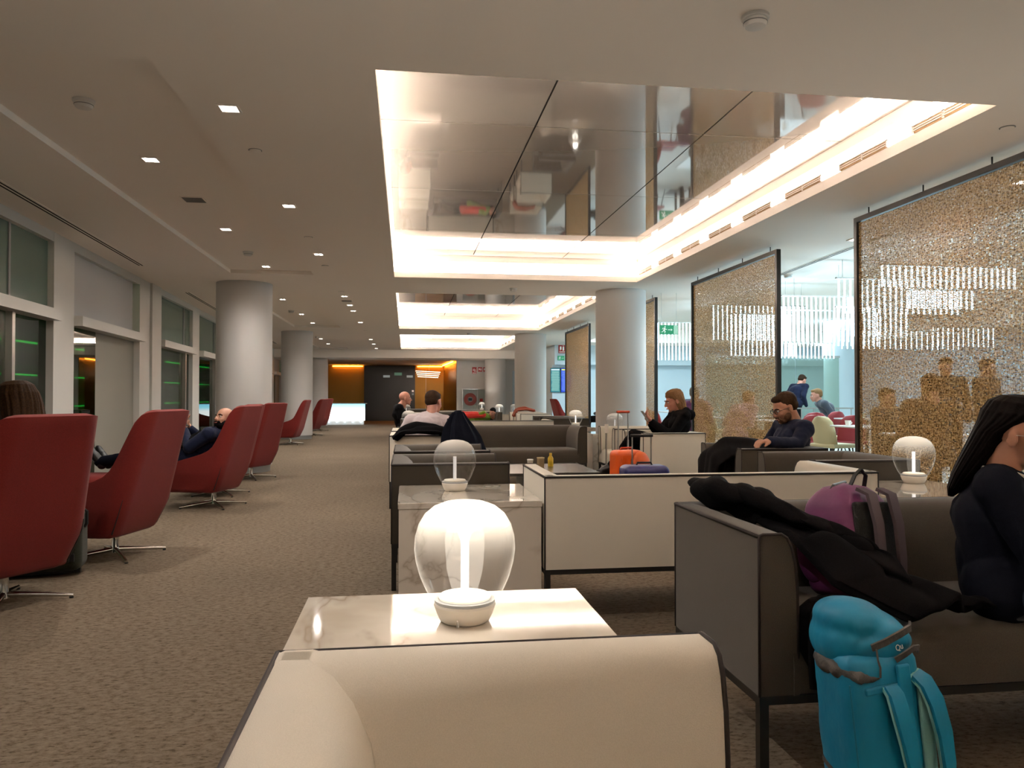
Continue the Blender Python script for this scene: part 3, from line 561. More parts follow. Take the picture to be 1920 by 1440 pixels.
# ------------------------------------------------------------------ red swivel chairs
def make_red():
    t = thing('high_back_chair', 'x', 'armchair')
    # plan path: right arm front -> back -> left arm front; s = distance from the back corner along the side
    def ptd(z, u):
        k = (z - 0.19) / 0.85
        hw = 0.335 - 0.045 * max(0, min(1, (k - 0.25) / 0.75)) if k > 0.25 else 0.335
        hw -= 0.035 * max(0, 0.2 - k) / 0.2
        yb = -0.20 - 0.24 * k + 0.03 * max(0, 0.2 - k) / 0.2; yf = 0.36 - 0.03 * max(0, 0.2 - k) / 0.2
        r = 0.11; side = (yf - yb) - r
        a = abs(u); sg = 1 if u > 0 else -1
        if a < 0.35: x = (hw - r) * a / 0.35; y = yb; d = 0
        elif a < 0.5: th = (a - 0.35) / 0.15 * PI / 2; x = hw - r + r * math.sin(th); y = yb + r - r * math.cos(th); d = r * (1 - math.cos(th)) * 0.5
        else: q = (a - 0.5) / 0.5; x = hw - 0.015 * q; y = yb + r + side * q; d = 0.06 + side * q
        return sg * x, y, d
    def top(u):
        a = abs(u)
        if a < 0.38: return 1.04
        tb = [(0.38, 1.04), (0.43, 1.035), (0.465, 1.015), (0.49, 0.96), (0.505, 0.87), (0.518, 0.78), (0.532, 0.70), (0.55, 0.64), (0.58, 0.60), (0.64, 0.565), (0.74, 0.53), (0.87, 0.49), (1.0, 0.45)]
        for (a0, h0), (a1, h1) in zip(tb, tb[1:]):
            if a <= a1: return h0 + (h1 - h0) * (a - a0) / (a1 - a0)
        return 0.45
    us = [-1 + 2 * i / 160 for i in range(161)]; rows = []
    nrow = 16
    for j in range(nrow + 1):
        q = j / nrow; row = []
        for u in us:
            h = top(u); z = 0.19 + (h - 0.19) * q; x, y, d = ptd(z, u); row.append((x, y, z))
        rows.append(row)
    # rounded underside
    for sc, z in ((0.90, 0.172), (0.6, 0.165), (0.05, 0.163)):
        row = []
        for u in us:
            x, y, d = ptd(0.19, u); cy = 0.06; row.append((x * sc, cy + (y - cy) * sc, z))
        rows.insert(0, row)
    b = MB(); b.rings(rows, cap=False, closed=False)
    fr = MB()                                             # front closing panel below the seat
    o = b.build('shell', M['redf'], t, smooth=180)
    sd = o.modifiers.new('thick', 'SOLIDIFY'); sd.thickness = 0.045; sd.offset = -1; sd.use_even_offset = False
    bv = o.modifiers.new('soft', 'BEVEL'); bv.width = 0.014; bv.segments = 3; bv.limit_method = 'ANGLE'; bv.angle_limit = R(50)
    MB().box((0, 0.09, 0.32), (0.57, 0.50, 0.15)).build('seat_cushion', M['redf'], t, bevel=0.05, seg=4)
    MB().box((0, 0.10, 0.215), (0.56, 0.5, 0.09)).build('seat_base', M['redf'], t, bevel=0.03, seg=3)
    MB().box((0, -0.265, 0.68), (0.44, 0.07, 0.56), (0.27, 0, 0)).build('back_cushion', M['redf'], t, bevel=0.03, seg=3)
    for sg in (-1, 1):
        z_ = MB(); z_.tube([tuple(Vector(ptd(z, 0.42 * sg)[:2] + (z,)) + Vector((0.001 * sg, -0.002, 0))) for z in (0.2, 0.26, 0.32, 0.38, 0.44)], [0.005, 0.004, 0.0035, 0.003, 0.002], 6); z_.build('seam', M['piping'], t)
    MB().lathe([(0.03, 0.028), (0.028, 0.05), (0.024, 0.06), (0.024, 0.15), (0.05, 0.165)], 20).build('pedestal', M['chrome'], t, smooth=40)
    for k in range(4):
        a = PI / 4 + k * PI / 2
        l = MB(); l.tube([(0.015 * math.cos(a), 0.015 * math.sin(a), 0.05), (0.16 * math.cos(a), 0.16 * math.sin(a), 0.036), (0.34 * math.cos(a), 0.34 * math.sin(a), 0.016)], [0.017, 0.014, 0.009], 8)
        lg = l.build('leg', M['chrome'], t, smooth=60)
        MB().lathe([(0.012, 0), (0.012, 0.01)], 10, (0.33 * math.cos(a), 0.33 * math.sin(a), 0)).build('foot_glide', M['blk_plastic'], lg)
    return t
RC = make_red(); used = False
# rz: local +Y is the way the chair faces; theta measured from +Y towards -X
for x, y, th, lb in ((-2.20, 4.62, 58, 'red high-back swivel chair nearest the camera with a long-haired woman in it'), (-2.06, 5.88, 76, 'empty red high-back swivel chair in front of the reclining man'),
                     (-1.97, 8.36, 74, 'red high-back swivel chair holding the reclining bearded man'), (-2.12, 9.35, 78, 'empty red high-back swivel chair just behind the reclining man'),
                     (-2.12, 11.1, 66, 'red high-back swivel chair in front of the first left column'), (-2.68, 18.7, 82, 'red high-back swivel chair in front of the second left column'),
                     (-2.7, 22.9, 72, 'red high-back swivel chair just past the second left column'), (-2.82, 25.8, 68, 'red high-back swivel chair farthest away, left of the lit desk')):
    put(RC, used, (x, y, 0), R(th), lb, 'red high-back swivel chairs'); used = True
put(RC, True, (4.95, 23.6, 0), R(-80), 'red high-back chair below the flight information screens', 'red high-back swivel chairs')
t = thing('ottoman', 'low red round ottoman under the reclining man\'s feet', 'ottoman', (-3.12, 8.25, 0))
MB().lathe([(0.22, 0.17), (0.30, 0.2), (0.33, 0.27), (0.33, 0.31), (0.3, 0.35), (0.15, 0.365), (0.01, 0.365)], 40).build('cushion', M['redf'], t, smooth=180)
MB().lathe([(0.024, 0.03), (0.024, 0.17)], 16).build('pedestal', M['chrome'], t, smooth=40)
for k in range(4):
    a = k * PI / 2 + 0.5; MB().tube([(0, 0, 0.04), (0.3 * math.cos(a), 0.3 * math.sin(a), 0.012)], [0.015, 0.01], 8).build('leg', M['chrome'], t, smooth=60)

# ------------------------------------------------------------------ bead screens
def amber_mat():
    m = bpy.data.materials.new('amber_bead'); m.use_nodes = True; nt = m.node_tree; N = nt.nodes.new; L = nt.links.new; b = nt.nodes['Principled BSDF']; o = nt.nodes['Material Output']
    tc = N('ShaderNodeTexCoord'); n = N('ShaderNodeTexNoise'); n.inputs['Scale'].default_value = 55; n.inputs['Detail'].default_value = 1; L(tc.outputs['Object'], n.inputs['Vector'])
    r = N('ShaderNodeValToRGB'); e = r.color_ramp.elements; e[0].position = 0.32; e[0].color = lin('8c6e46'); e[1].position = 0.6; e[1].color = lin('efd6a8'); x = e.new(0.45); x.color = lin('caa672')
    L(n.outputs['Fac'], r.inputs[0]); L(r.outputs[0], b.inputs['Base Color']); b.inputs['Roughness'].default_value = 0.35
    t = N('ShaderNodeBsdfTranslucent'); L(r.outputs[0], t.inputs[0]); mx = N('ShaderNodeMixShader'); mx.inputs[0].default_value = 0.55
    L(b.outputs[0], mx.inputs[1]); L(t.outputs[0], mx.inputs[2]); L(mx.outputs[0], o.inputs[0]); return m
M['amber'] = amber_mat()
def bead_mesh(Wd, z0, z1):
    rng = np.random.default_rng(3); sp, dz = 0.0148, 0.0108
    ns, nz = int(Wd / sp), int((z1 - z0) / dz)
    ys = (np.arange(ns) + 0.5) * Wd / ns; zs = z0 + (np.arange(nz) + 0.5) * dz
    Y, Z = np.meshgrid(ys, zs, indexing='ij'); Y = Y.ravel(); Z = Z.ravel() + rng.uniform(-0.001, 0.001, Y.size)
    hy = rng.uniform(0.0050, 0.0064, Y.size); hz = rng.uniform(0.0036, 0.0047, Y.size); hx = 0.0028; tw = rng.uniform(-0.45, 0.45, Y.size)
    keep = rng.random(Y.size) > 0.04; Y, Z, hy, hz, tw = [a[keep] for a in (Y, Z, hy, hz, tw)]; n = Y.size
    corner = np.array([(-1, -1, -1), (1, -1, -1), (1, 1, -1), (-1, 1, -1), (-1, -1, 1), (1, -1, 1), (1, 1, 1), (-1, 1, 1)], float)     # small flat shell chips
    V = np.zeros((n, 8, 3)); V[:, :, 0] = corner[:, 0] * 0.0016; V[:, :, 1] = corner[:, 1] * hy[:, None]; V[:, :, 2] = corner[:, 2] * hz[:, None]
    c, s = np.cos(tw)[:, None], np.sin(tw)[:, None]; x = V[:, :, 0] * c - V[:, :, 1] * s; y = V[:, :, 0] * s + V[:, :, 1] * c
    V[:, :, 0] = x; V[:, :, 1] = y + Y[:, None]; V[:, :, 2] += Z[:, None]
    F = np.array([(3, 2, 1), (3, 1, 0), (4, 5, 6), (4, 6, 7), (0, 1, 5), (0, 5, 4), (1, 2, 6), (1, 6, 5), (2, 3, 7), (2, 7, 6), (3, 0, 4), (3, 4, 7)]); F = (F[None] + 8 * np.arange(n)[:, None, None]).reshape(-1, 3)
    V = V.reshape(-1, 3)
    # strings
    sv = []; sf = []; base = len(V)
    for y in ys:
        o = base + len(sv); sv += [(-0.0006, y, z0), (0.0006, y, z0), (0.0006, y, z1), (-0.0006, y, z1), (0, y - 0.0006, z0), (0, y + 0.0006, z0), (0, y + 0.0006, z1), (0, y - 0.0006, z1)]
        sf += [(o, o + 1, o + 2), (o, o + 2, o + 3), (o + 4, o + 5, o + 6), (o + 4, o + 6, o + 7)]
    V = np.vstack([V, np.array(sv)]); F = np.vstack([F, np.array(sf)])
    me = bpy.data.meshes.new('bead_curtain'); me.vertices.add(len(V)); me.vertices.foreach_set('co', V.astype(np.float32).ravel())
    me.loops.add(len(F) * 3); me.loops.foreach_set('vertex_index', F.astype(np.int32).ravel()); me.polygons.add(len(F)); me.polygons.foreach_set('loop_start', (np.arange(len(F)) * 3).astype(np.int32))
    me.update(calc_edges=True); me.materials.append(M['amber']); me['nf'] = 1; return me
SW = 2.62
bead = bead_mesh(SW - 0.08, 0.06, 2.75)
def make_screen():
    t = thing('bead_screen', 'x', 'room divider')
    f = MB(); f.bx((-0.025, 0, 0.01), (0.025, 0.045, 2.8)); f.bx((-0.025, SW - 0.045, 0.01), (0.025, SW, 2.8)); f.bx((-0.025, 0.045, 2.755), (0.025, SW - 0.045, 2.8)); f.bx((-0.025, 0.045, 0.01), (0.025, SW - 0.045, 0.055))
    f.build('frame', M['black'], t)
    for k in range(4): MB().lathe([(0.006, 2.8), (0.006, CH)], 8, (0, 0.2 + k * (SW - 0.4) / 3, 0)).build('hanger', M['black'], t)
    o = bpy.data.objects.new('bead_curtain', bead); COL.objects.link(o); o.parent = t; o.location = (0, 0.04, 0); o['kind'] = 'stuff'; o['_raw'] = 1
    return t
SC = make_screen(); used = False
for y, lb in ((4.02, 'tall black-framed amber bead screen nearest the camera at the right edge'), (8.14, 'tall black-framed amber bead screen behind the man with glasses'), (12.41, 'bead screen mostly hidden behind the first right column'), (17.1, 'farthest tall amber bead screen, between the two right columns')):
    put(SC, used, (4.16, y, 0), 0, lb, 'amber bead screens'); used = True

# ------------------------------------------------------------------ reception desk, signs, fittings at the far end
t = thing('reception_desk', 'glowing white and pale blue reception desk at the far end', 'desk', (-2.33, 31.3, 0))
dm = bpy.data.materials.new('lit_desk'); dm.use_nodes = True; nt = dm.node_tree; nt.nodes.clear()
e_ = nt.nodes.new('ShaderNodeEmission'); o_ = nt.nodes.new('ShaderNodeOutputMaterial'); tc_ = nt.nodes.new('ShaderNodeTexCoord'); sp_ = nt.nodes.new('ShaderNodeSeparateXYZ'); rp_ = nt.nodes.new('ShaderNodeValToRGB')
nt.links.new(tc_.outputs['Generated'], sp_.inputs[0]); nt.links.new(sp_.outputs[2], rp_.inputs[0]); nt.links.new(rp_.outputs[0], e_.inputs[0]); nt.links.new(e_.outputs[0], o_.inputs[0])
el = rp_.color_ramp.elements; el[0].position = 0.0; el[0].color = (1, 1, 1, 1); el[1].position = 1.0; el[1].color = (0.22, 0.62, 0.85, 1); x = el.new(0.6); x.color = (0.95, 1, 1, 1); x = el.new(0.8); x.color = (0.35, 0.8, 0.95, 1)
e_.inputs[1].default_value = 0.75
MB().bx((-0.8, -0.35, 0.16), (0.75, -0.3, 0.82)).build('lit_front', dm, t); MB().bx((-0.85, -0.36, 0.82), (0.8, 0.3, 0.85)).build('counter', M['cafe'], t)
MB().bx((-0.75, -0.26, 0.0), (0.7, 0.25, 0.82)).build('body', M['white'], t)
for k in range(5): MB().lathe([(0.02, 0.1), (0.03, 0.13)], 10, (-0.65 + k * 0.31, -0.33, 0)).build('kick_light', emis('kick_led', 'bfe8ff', 3), t)
for k, (x, z, ww, hh, lb) in enumerate(((-0.85, 2.03, 0.30, 0.10, 'left small grey sign plate on the black wall'), (-0.33, 2.14, 0.34, 0.13, 'middle greenish sign plate on the black wall'), (0.2, 2.03, 0.28, 0.10, 'right small grey sign plate on the black wall'))):
    s_ = thing('sign_plate', lb, 'sign', (x, 35.595, z)); MB().box((0, 0, 0), (ww, 0.01, hh)).build('plate', mat('plate_%d' % (k % 2), ('9fb0b4', '5c8a78')[k % 2], 0.5, emit=('9fb0b4', '5c8a78')[k % 2], es=0.1), s_)
for z, c, lb in ((1.36, 'e8e8e8', 'white round button on the black wall edge'), (1.22, '6c7a80', 'grey round button below the white one')): tag(MB().box((0.34, 35.59, z), (0.09, 0.02, 0.09)).build('wall_button', mat('btn' + c, c, 0.4, emit=c, es=0.1)), lb, 'button')
t = thing('linear_pendant', 'four tilted warm light lines hanging beside the black wall', 'ceiling light', (1.0, 34.5, 2.1))
for k in range(4): MB().box((0, 0.05 * k, -0.08 * k + 0.12), (1.1 - 0.06 * k, 0.03, 0.03), (0, 0.05, 0)).build('light_bar', emis('bar_led', 'ffd8b4', 1.2), t)
MB().box((0.05, 0.02, 0.28), (0.01, 0.01, 0.36)).build('suspension', M['steel'], t)
tag(MB().box((0.95, 36.15, 1.2), (0.012, 0.02, 2.3)).build('curtain_joint', M['steel']), 'thin vertical rod against the gold curtain right of the black wall', 'rod')
# hose cabinet and fire signs
t = thing('hose_cabinet', 'steel and glass fire hose cabinet on the far white wall', 'fire cabinet', (2.75, 30.7, 1.0))
f = MB(); 
for a, b in (((-0.5, -0.42), (-0.47, 0.42)), ((0.47, -0.42), (0.5, 0.42)), ((-0.47, 0.39), (0.47, 0.42)), ((-0.47, -0.42), (0.47, -0.39)), ((0.1, -0.39), (0.12, 0.39))): f.bx((a[0], -0.04, a[1]), (b[0], 0.03, b[1]))
f.build('frame', M['steel'], t); MB().bx((-0.47, 0.0, -0.39), (0.47, 0.03, 0.39)).build('back_panel', mat('cab_back', '98a19c', 0.5), t)
h = MB(); 
for r0 in (0.12, 0.15, 0.18, 0.21, 0.24): h.tube([(-0.18 + r0 * math.cos(q * PI / 16), -0.01, r0 * math.sin(q * PI / 16)) for q in range(33)], 0.016, 6)
h.build('hose_reel', mat('hose_pinkred', 'b0605a', 0.5), t, smooth=60); MB().box((-0.18, -0.03, 0), (0.14, 0.02, 0.1)).build('reel_hub', M['blk_plastic'], t)
MB().box((0.26, -0.03, -0.03), (0.12, 0.02, 0.12)).build('call_point', M['signred'], t)
def pict(name, lb, x, y, z, w_, h_, kind):
    s_ = thing(name, lb, 'sign', (x, y, z)); MB().box((0, 0, 0), (w_, 0.01, h_)).build('plate', M['signred'], s_); g = MB(); u = w_
    if kind == 'hose':
        g.tube([(u * (-0.05 + 0.2 * math.cos(q * PI / 8)), -0.009, u * (0.1 + 0.2 * math.sin(q * PI / 8))) for q in range(17)], u * 0.05, 5); g.box((u * 0.2, -0.008, -u * 0.2), (u * 0.4, 0.004, u * 0.08))
        g.box((0, -0.008, -h_ * 0.38), (w_ * 0.8, 0.004, h_ * 0.07))
    if kind == 'ext':
        g.box((u * 0.18, -0.008, -u * 0.02), (u * 0.2, 0.004, h_ * 0.42)); g.box((-u * 0.2, -0.008, u * 0.08), (u * 0.22, 0.004, h_ * 0.34)); g.box((u * 0.18, -0.008, h_ * 0.28), (u * 0.08, 0.004, h_ * 0.1)); g.tube([(-u * 0.2, -0.009, -u * 0.1), (-u * 0.3, -0.009, -u * 0.3)], u * 0.03, 5)
        if h_ > w_ * 1.2: g.box((0, -0.008, -h_ * 0.36), (w_ * 0.8, 0.004, h_ * 0.06))
    g.build('pictogram', M['signwhite'], s_); return s_
pict('fire_sign', 'red fire hose sign, larger left one above the hose cabinet', 2.74, 30.74, 2.16, 0.18, 0.26, 'hose'); pict('fire_sign', 'red square fire sign, middle one above the hose cabinet', 2.97, 30.74, 2.20, 0.17, 0.18, 'ext'); pict('fire_sign', 'red square fire sign beside the column edge', 3.18, 30.74, 2.20, 0.17, 0.18, 'ext')
pict('fire_sign', 'red fire extinguisher sign above the green exit sign', 5.25, 25.53, 2.74, 0.24, 0.31, 'ext')
def exit_sign(lb, x, y, z, w_, hang):
    s_ = thing('exit_sign', lb, 'sign', (x, y, z)); h_ = w_ * 0.5
    MB().box((0, 0, 0), (w_, 0.012, h_)).build('plate', M['green'], s_); g = MB(); u = h_; yy = -0.008
    g.ell((-u * 0.45, yy, u * 0.3), (u * 0.07, 0.003, u * 0.07)); c = lambda a, b, r_: g.tube([(a[0] * u, yy, a[1] * u), (b[0] * u, yy, b[1] * u)], u * r_, 6)
    c((-0.5, 0.2), (-0.58, -0.05), 0.07); c((-0.58, -0.05), (-0.42, -0.2), 0.045); c((-0.42, -0.2), (-0.5, -0.36), 0.04); c((-0.58, -0.05), (-0.7, -0.22), 0.045); c((-0.7, -0.22), (-0.85, -0.25), 0.04); c((-0.5, 0.17), (-0.36, 0.02), 0.035); c((-0.36, 0.02), (-0.25, 0.06), 0.03); c((-0.5, 0.17), (-0.7, 0.15), 0.035); c((-0.7, 0.15), (-0.75, 0.02), 0.03)
    g.build('running_figure', M['signwhite'], s_); g = MB(); g.tube([(-0.12 * u, yy, 0), (0.35 * u, yy, 0)], u * 0.025, 6); g.tube([(0.22 * u, yy, u * 0.1), (0.36 * u, yy, 0), (0.22 * u, yy, -u * 0.1)], u * 0.025, 6); g.build('arrow', M['signwhite'], s_)
    MB().box((w_ / 2 - u * 0.25, -0.008, 0), (u * 0.45, 0.004, h_ * 0.94)).build('end_panel', mat('exit_pale', '9cc7ae', 0.5, emit='9cc7ae', es=0.1), s_)
    if hang:
        for sx in (-1, 1): MB().bx((sx * w_ * 0.42 - 0.002, -0.002, h_ / 2), (sx * w_ * 0.42 + 0.002, 0.002, CH - z)).build('suspension_wire', M['steel'], s_)
exit_sign('green exit sign with running figure hanging beside the first right column', 4.34, 12.3, 2.245, 0.31, True); exit_sign('small green exit sign below the red extinguisher sign', 5.25, 25.53, 2.42, 0.3, False)
def fids(name, lb, x, w_, colr, rowc, hdr):
    t = thing(name, lb, 'screen', (x, 25.96, 1.68)); MB().box((0, 0, 0), (w_, 0.05, 0.84)).build('bezel', M['blk_plastic'], t)
    MB().box((0, -0.028, 0), (w_ - 0.02, 0.004, 0.82)).build('display', mat('display_' + colr, colr, 0.3, emit=colr, es=0.35), t); g = MB()
    for k in range(19):
        for a in (0,): g.box((random.uniform(-0.01, 0.01), -0.032, 0.3 - k * 0.036), (w_ * random.uniform(0.7, 0.86), 0.002, 0.012))
    g.build('text_rows', emis('rows_' + rowc, rowc, 0.4), t); MB().box((0, -0.032, 0.36), (w_ * 0.85, 0.002, 0.04)).build('header', emis('hdr_' + hdr, hdr, 0.4), t)
fids('flight_screen', 'left flight screen with pale green rows beside the far column', 5.10, 0.34, '1c5c64', 'a8d8c4', 'c8dce4'); fids('flight_screen', 'right flight screen with blue rows beside the far column', 5.47, 0.36, '16309a', '7fa4f0', 'd8e85a')

# ------------------------------------------------------------------ cafe: glass rod chandeliers, tables, chairs
rodm = bpy.data.materials.new('lit_glass_rod'); rodm.use_nodes = True; nt = rodm.node_tree; b_ = nt.nodes['Principled BSDF']; b_.inputs['Base Color'].default_value = (0.8, 0.9, 1, 1); b_.inputs['Roughness'].default_value = 0.1
b_.inputs['Emission Color'].default_value = (0.55, 0.84, 1.0, 1); b_.inputs['Emission Strength'].default_value = ROD_E
RODS = [(8.0, 5.29, 7.03, 2.62, 2.38, .072, 'nearest row, top right'), (9.0, 5.36, 7.15, 2.62, 2.19, .078, 'second row from the camera'), (8.5, 5.98, 6.92, 2.42, 2.2, .075, 'small row between the nearest two'), (10.0, 5.94, 7.12, 2.38, 1.98, .08, 'fourth row'),
        (11.0, 5.66, 7.0, 2.66, 1.98, .075, 'row seen between the two nearest bead screens'), (11.5, 5.8, 7.6, 2.5, 1.95, .075, 'row just behind the one between the screens'), (16.0, 9.6, 12.7, 2.6, 2.2, .13, 'wide row far right'), (16.5, 12.2, 14.0, 2.75, 2.3, .13, 'row at the far right end'),
        (18.0, 9.2, 10.7, 2.45, 2.08, .1, 'small low row beside the glass room'), (13.0, 5.7, 7.0, 2.6, 1.86, .08, 'row behind the second bead screen'), (13.8, 5.7, 7.6, 2.85, 2.2, .09, 'row behind the second bead screen, farther one'), (17.0, 5.7, 6.7, 2.82, 1.97, .085, 'row left of the second bead screen'), (22.0, 5.7, 6.3, 2.62, 2.4, .1, 'row seen left of the first right column')]
rod_me = {}
for Y, xa, xb, zt, zb, sp, lb in RODS:
    n = int((xb - xa) / sp); t = thing('rod_chandelier', 'bright glass rod chandelier in the cafe, ' + lb, 'chandelier', ((xa + xb) / 2, Y, 3.3), 0, 'glass rod chandeliers')
    f = MB(); f.bx(((xa - xb) / 2, -0.02, zt - 3.3 + 0.0), ((xb - xa) / 2, 0.02, zt - 3.3 + 0.02)); f.build('rail', M['steel'], t)
    for s in (-0.45, 0.45): MB().bx((s * (xb - xa) - 0.003, -0.003, zt - 3.28), (s * (xb - xa) + 0.003, 0.003, 0)).build('suspension_wire', M['steel'], t)
    key = round(zt - zb, 2)
    if key not in rod_me:
        mm = MB().lathe([(0.0115, -key), (0.0115, 0)], 8).mesh('glass_rod'); mm.materials.append(rodm); mm.polygons.foreach_set('use_smooth', [True] * len(mm.polygons)); rod_me[key] = mm
    for k in range(n):
        o = bpy.data.objects.new('glass_rod', rod_me[key]); COL.objects.link(o); o.parent = t; o.location = ((xa - xb) / 2 + (k + 0.5) * sp, 0, zt - 3.3)
for x, y in ((7.5, 7), (7.5, 12), (7.5, 18), (12, 9), (12, 17), (9.5, 22.5), (6.5, 25.1)):
    pass
for x, y, s_, e in ((8.5, 7, 2.5, 1), (8.5, 15, 2.5, 1), (12.5, 12, 2.5, 1), (7.0, 22, 2.0, 1.2), (12, 21, 2, 1)):
    l = bpy.data.lights.new('cafe_fill_light', 'AREA'); l.energy = CAFE_W * e; l.size = s_; l.color = (0.66, 0.88, 1.0); o = bpy.data.objects.new('cafe_fill_light', l); COL.objects.link(o); o.location = (x, y, 3.28)  # area lights without fittings, added to brighten the cafe

def make_ctable():
    t = thing('cafe_table', 'x', 'table'); MB().box((0, 0, 0.73), (0.8, 0.8, 0.022)).build('tabletop', M['tabletop'], t, bevel=0.004, seg=1)
    MB().lathe([(0.03, 0.02), (0.03, 0.719)], 14).build('pedestal', M['black'], t); MB().box((0, 0, 0.01), (0.45, 0.45, 0.02)).build('base_plate', M['black'], t); return t
def make_cchair(m):
    t = thing('cafe_chair', 'x', 'chair'); rows = []
    for j, (z, hw, y) in enumerate(((0.42, 0.05, -0.10), (0.43, 0.2, -0.19), (0.47, 0.235, -0.215), (0.56, 0.24, -0.235), (0.68, 0.23, -0.255), (0.78, 0.2, -0.27), (0.84, 0.13, -0.28), (0.855, 0.05, -0.283))):
        rows.append([(hw * math.sin(a), y + 0.11 * (1 - math.cos(a)) * (1 if z > 0.43 else 0.3), z) for a in [(-1 + 2 * i / 14) * 1.25 for i in range(15)]])
    o = MB().rings(rows, cap=False, closed=False).build('backrest', m, t, smooth=180); s = o.modifiers.new('thick', 'SOLIDIFY'); s.thickness = 0.03
    MB().box((0, 0.0, 0.435), (0.46, 0.44, 0.06)).build('seat', m, t, bevel=0.025, seg=3)
    for sx in (-1, 1):
        for sy in (-1, 1): MB().tube([(sx * 0.15, sy * 0.15, 0.41), (sx * 0.23, sy * 0.22, 0)], [0.013, 0.009], 8).build('leg', M['blk_plastic'], t)
    return t
CT = make_ctable(); CCc = make_cchair(M['cream']); CCr = make_cchair(M['redshell']); u1 = u2 = u3 = False
tabs = [(6.25, 9.6, 'nearest, behind the left edge of the nearest bead screen'), (6.3, 12.15, 'between the two nearest bead screens with cups on it'), (5.6, 7.5, 'behind the nearest bead screen with the laptop'), (7.0, 14.7, 'behind the second bead screen, right'), (5.7, 14.2, 'behind the second bead screen, left'), (6.9, 19.0, 'far one left of the second bead screen'), (5.5, 18.6, 'beside the first right column'), (8.2, 12.8, 'in front of the man in the grey jacket')]
for x, y, lb in tabs: put(CT, u1, (x, y, 0), 0, 'white square cafe table, ' + lb, 'cafe tables'); u1 = True
chs = [('c', 6.1, 10.35, -1.3, 'cream shell cafe chair seen between the two nearest bead screens'), ('r', 6.2, 11.2, -0.1, 'red shell cafe chair beside the table with cups'), ('r', 6.75, 11.05, -0.1, 'red shell cafe chair behind the cream chair'), ('c', 7.4, 12.1, 1.2, 'cream shell cafe chair left of the pale column'),
       ('r', 7.95, 13.62, 0.2, 'red shell cafe chair in front of the grey jacket man'), ('r', 7.2, 12.9, -0.2, 'red shell cafe chair beyond the table with cups'), ('r', 6.3, 7.55, 1.4, 'red shell cafe chair behind the nearest bead screen'), ('r', 4.95, 14.2, -1.57, 'red shell cafe chair left behind the second bead screen'),
       ('r', 6.3, 19.0, -1.5, 'red shell cafe chair behind the woman with the phone'), ('r', 7.6, 19.0, 1.5, 'red shell cafe chair at the far table'), ('r', 4.75, 16.8, -0.3, 'red cafe chair beside the first right column'), ('c', 6.3, 14.9, -1.5, 'cream cafe chair behind the second bead screen')]
for c, x, y, rz, lb in chs:
    if c == 'c': put(CCc, u2, (x, y, 0), rz, lb, 'cream cafe chairs'); u2 = True
    else: put(CCr, u3, (x, y, 0), rz, lb, 'red cafe chairs'); u3 = True
cupm = M['porcelain']
for k, (x, y, lb) in enumerate(((6.25, 12.0, 'white cup on the cafe table between the screens'), (6.0, 9.8, 'white cup on the nearest cafe table'), (5.95, 14.1, 'white cup behind the second bead screen'))):
    t = thing('cup', lb, 'cup', (x, y, 0.741)); MB().lathe([(0.03, 0.004), (0.042, 0.07), (0.038, 0.07), (0.027, 0.01)], 20, cap=True).build('bowl', cupm, t, smooth=60); MB().lathe([(0.06, 0), (0.07, 0.006), (0.03, 0.004)], 20).build('saucer', cupm, t, smooth=60)
    MB().tube([(0.04 + 0.02 * math.sin(q * PI / 6), 0, 0.055 - 0.006 * q) for q in range(7)], 0.004, 6).build('handle', cupm, t)
t = thing('laptop', 'open laptop glowing blue behind the nearest bead screen', 'laptop', (5.35, 7.35, 0.741), 0.3); MB().box((0, 0, 0.008), (0.32, 0.22, 0.016)).build('keyboard_base', M['steel'], t); MB().box((0, 0.12, 0.12), (0.32, 0.012, 0.21), (-0.2, 0, 0)).build('lid', M['steel'], t); MB().box((0, 0.11, 0.12), (0.30, 0.004, 0.19), (-0.2, 0, 0)).build('display', emis('laptop_blue', '4a90e0', 0.5), t)
# glass room at the back of the cafe
t = thing('glass_partition', 'pale green glass partition room at the back of the cafe', 'partition', (9.6, 20.0, 0)); gm = glass('partition_glass', 'dfe9e2', 0.05, 0.05, dens=0.12, fog='cfdccb')
for k in range(3): MB().bx((-1.5 + k * 1.3, -0.01, 0.05), (-0.22 + k * 1.3, 0.01, 2.2)).build('glass_pane', gm, t)
f = MB(); f.bx((-1.55, -0.03, 2.2), (2.4, 0.03, 2.26)); f.bx((-1.55, -0.03, 0), (2.4, 0.03, 0.05)); f.build('rail', M['steel'], t)
t = thing('railing', 'grey metal railing in the cafe between the standing and the seated man', 'railing', (9.1, 16.2, 0)); f = MB()
for k in range(7): f.tube([(-0.9 + k * 0.3, 0, 0), (-0.9 + k * 0.3, 0, 0.85)], 0.012, 6)
f.build('post', M['steel'], t); MB().bx((-0.95, -0.02, 0.85), (0.95, 0.02, 0.88)).build('handrail', M['steel'], t)

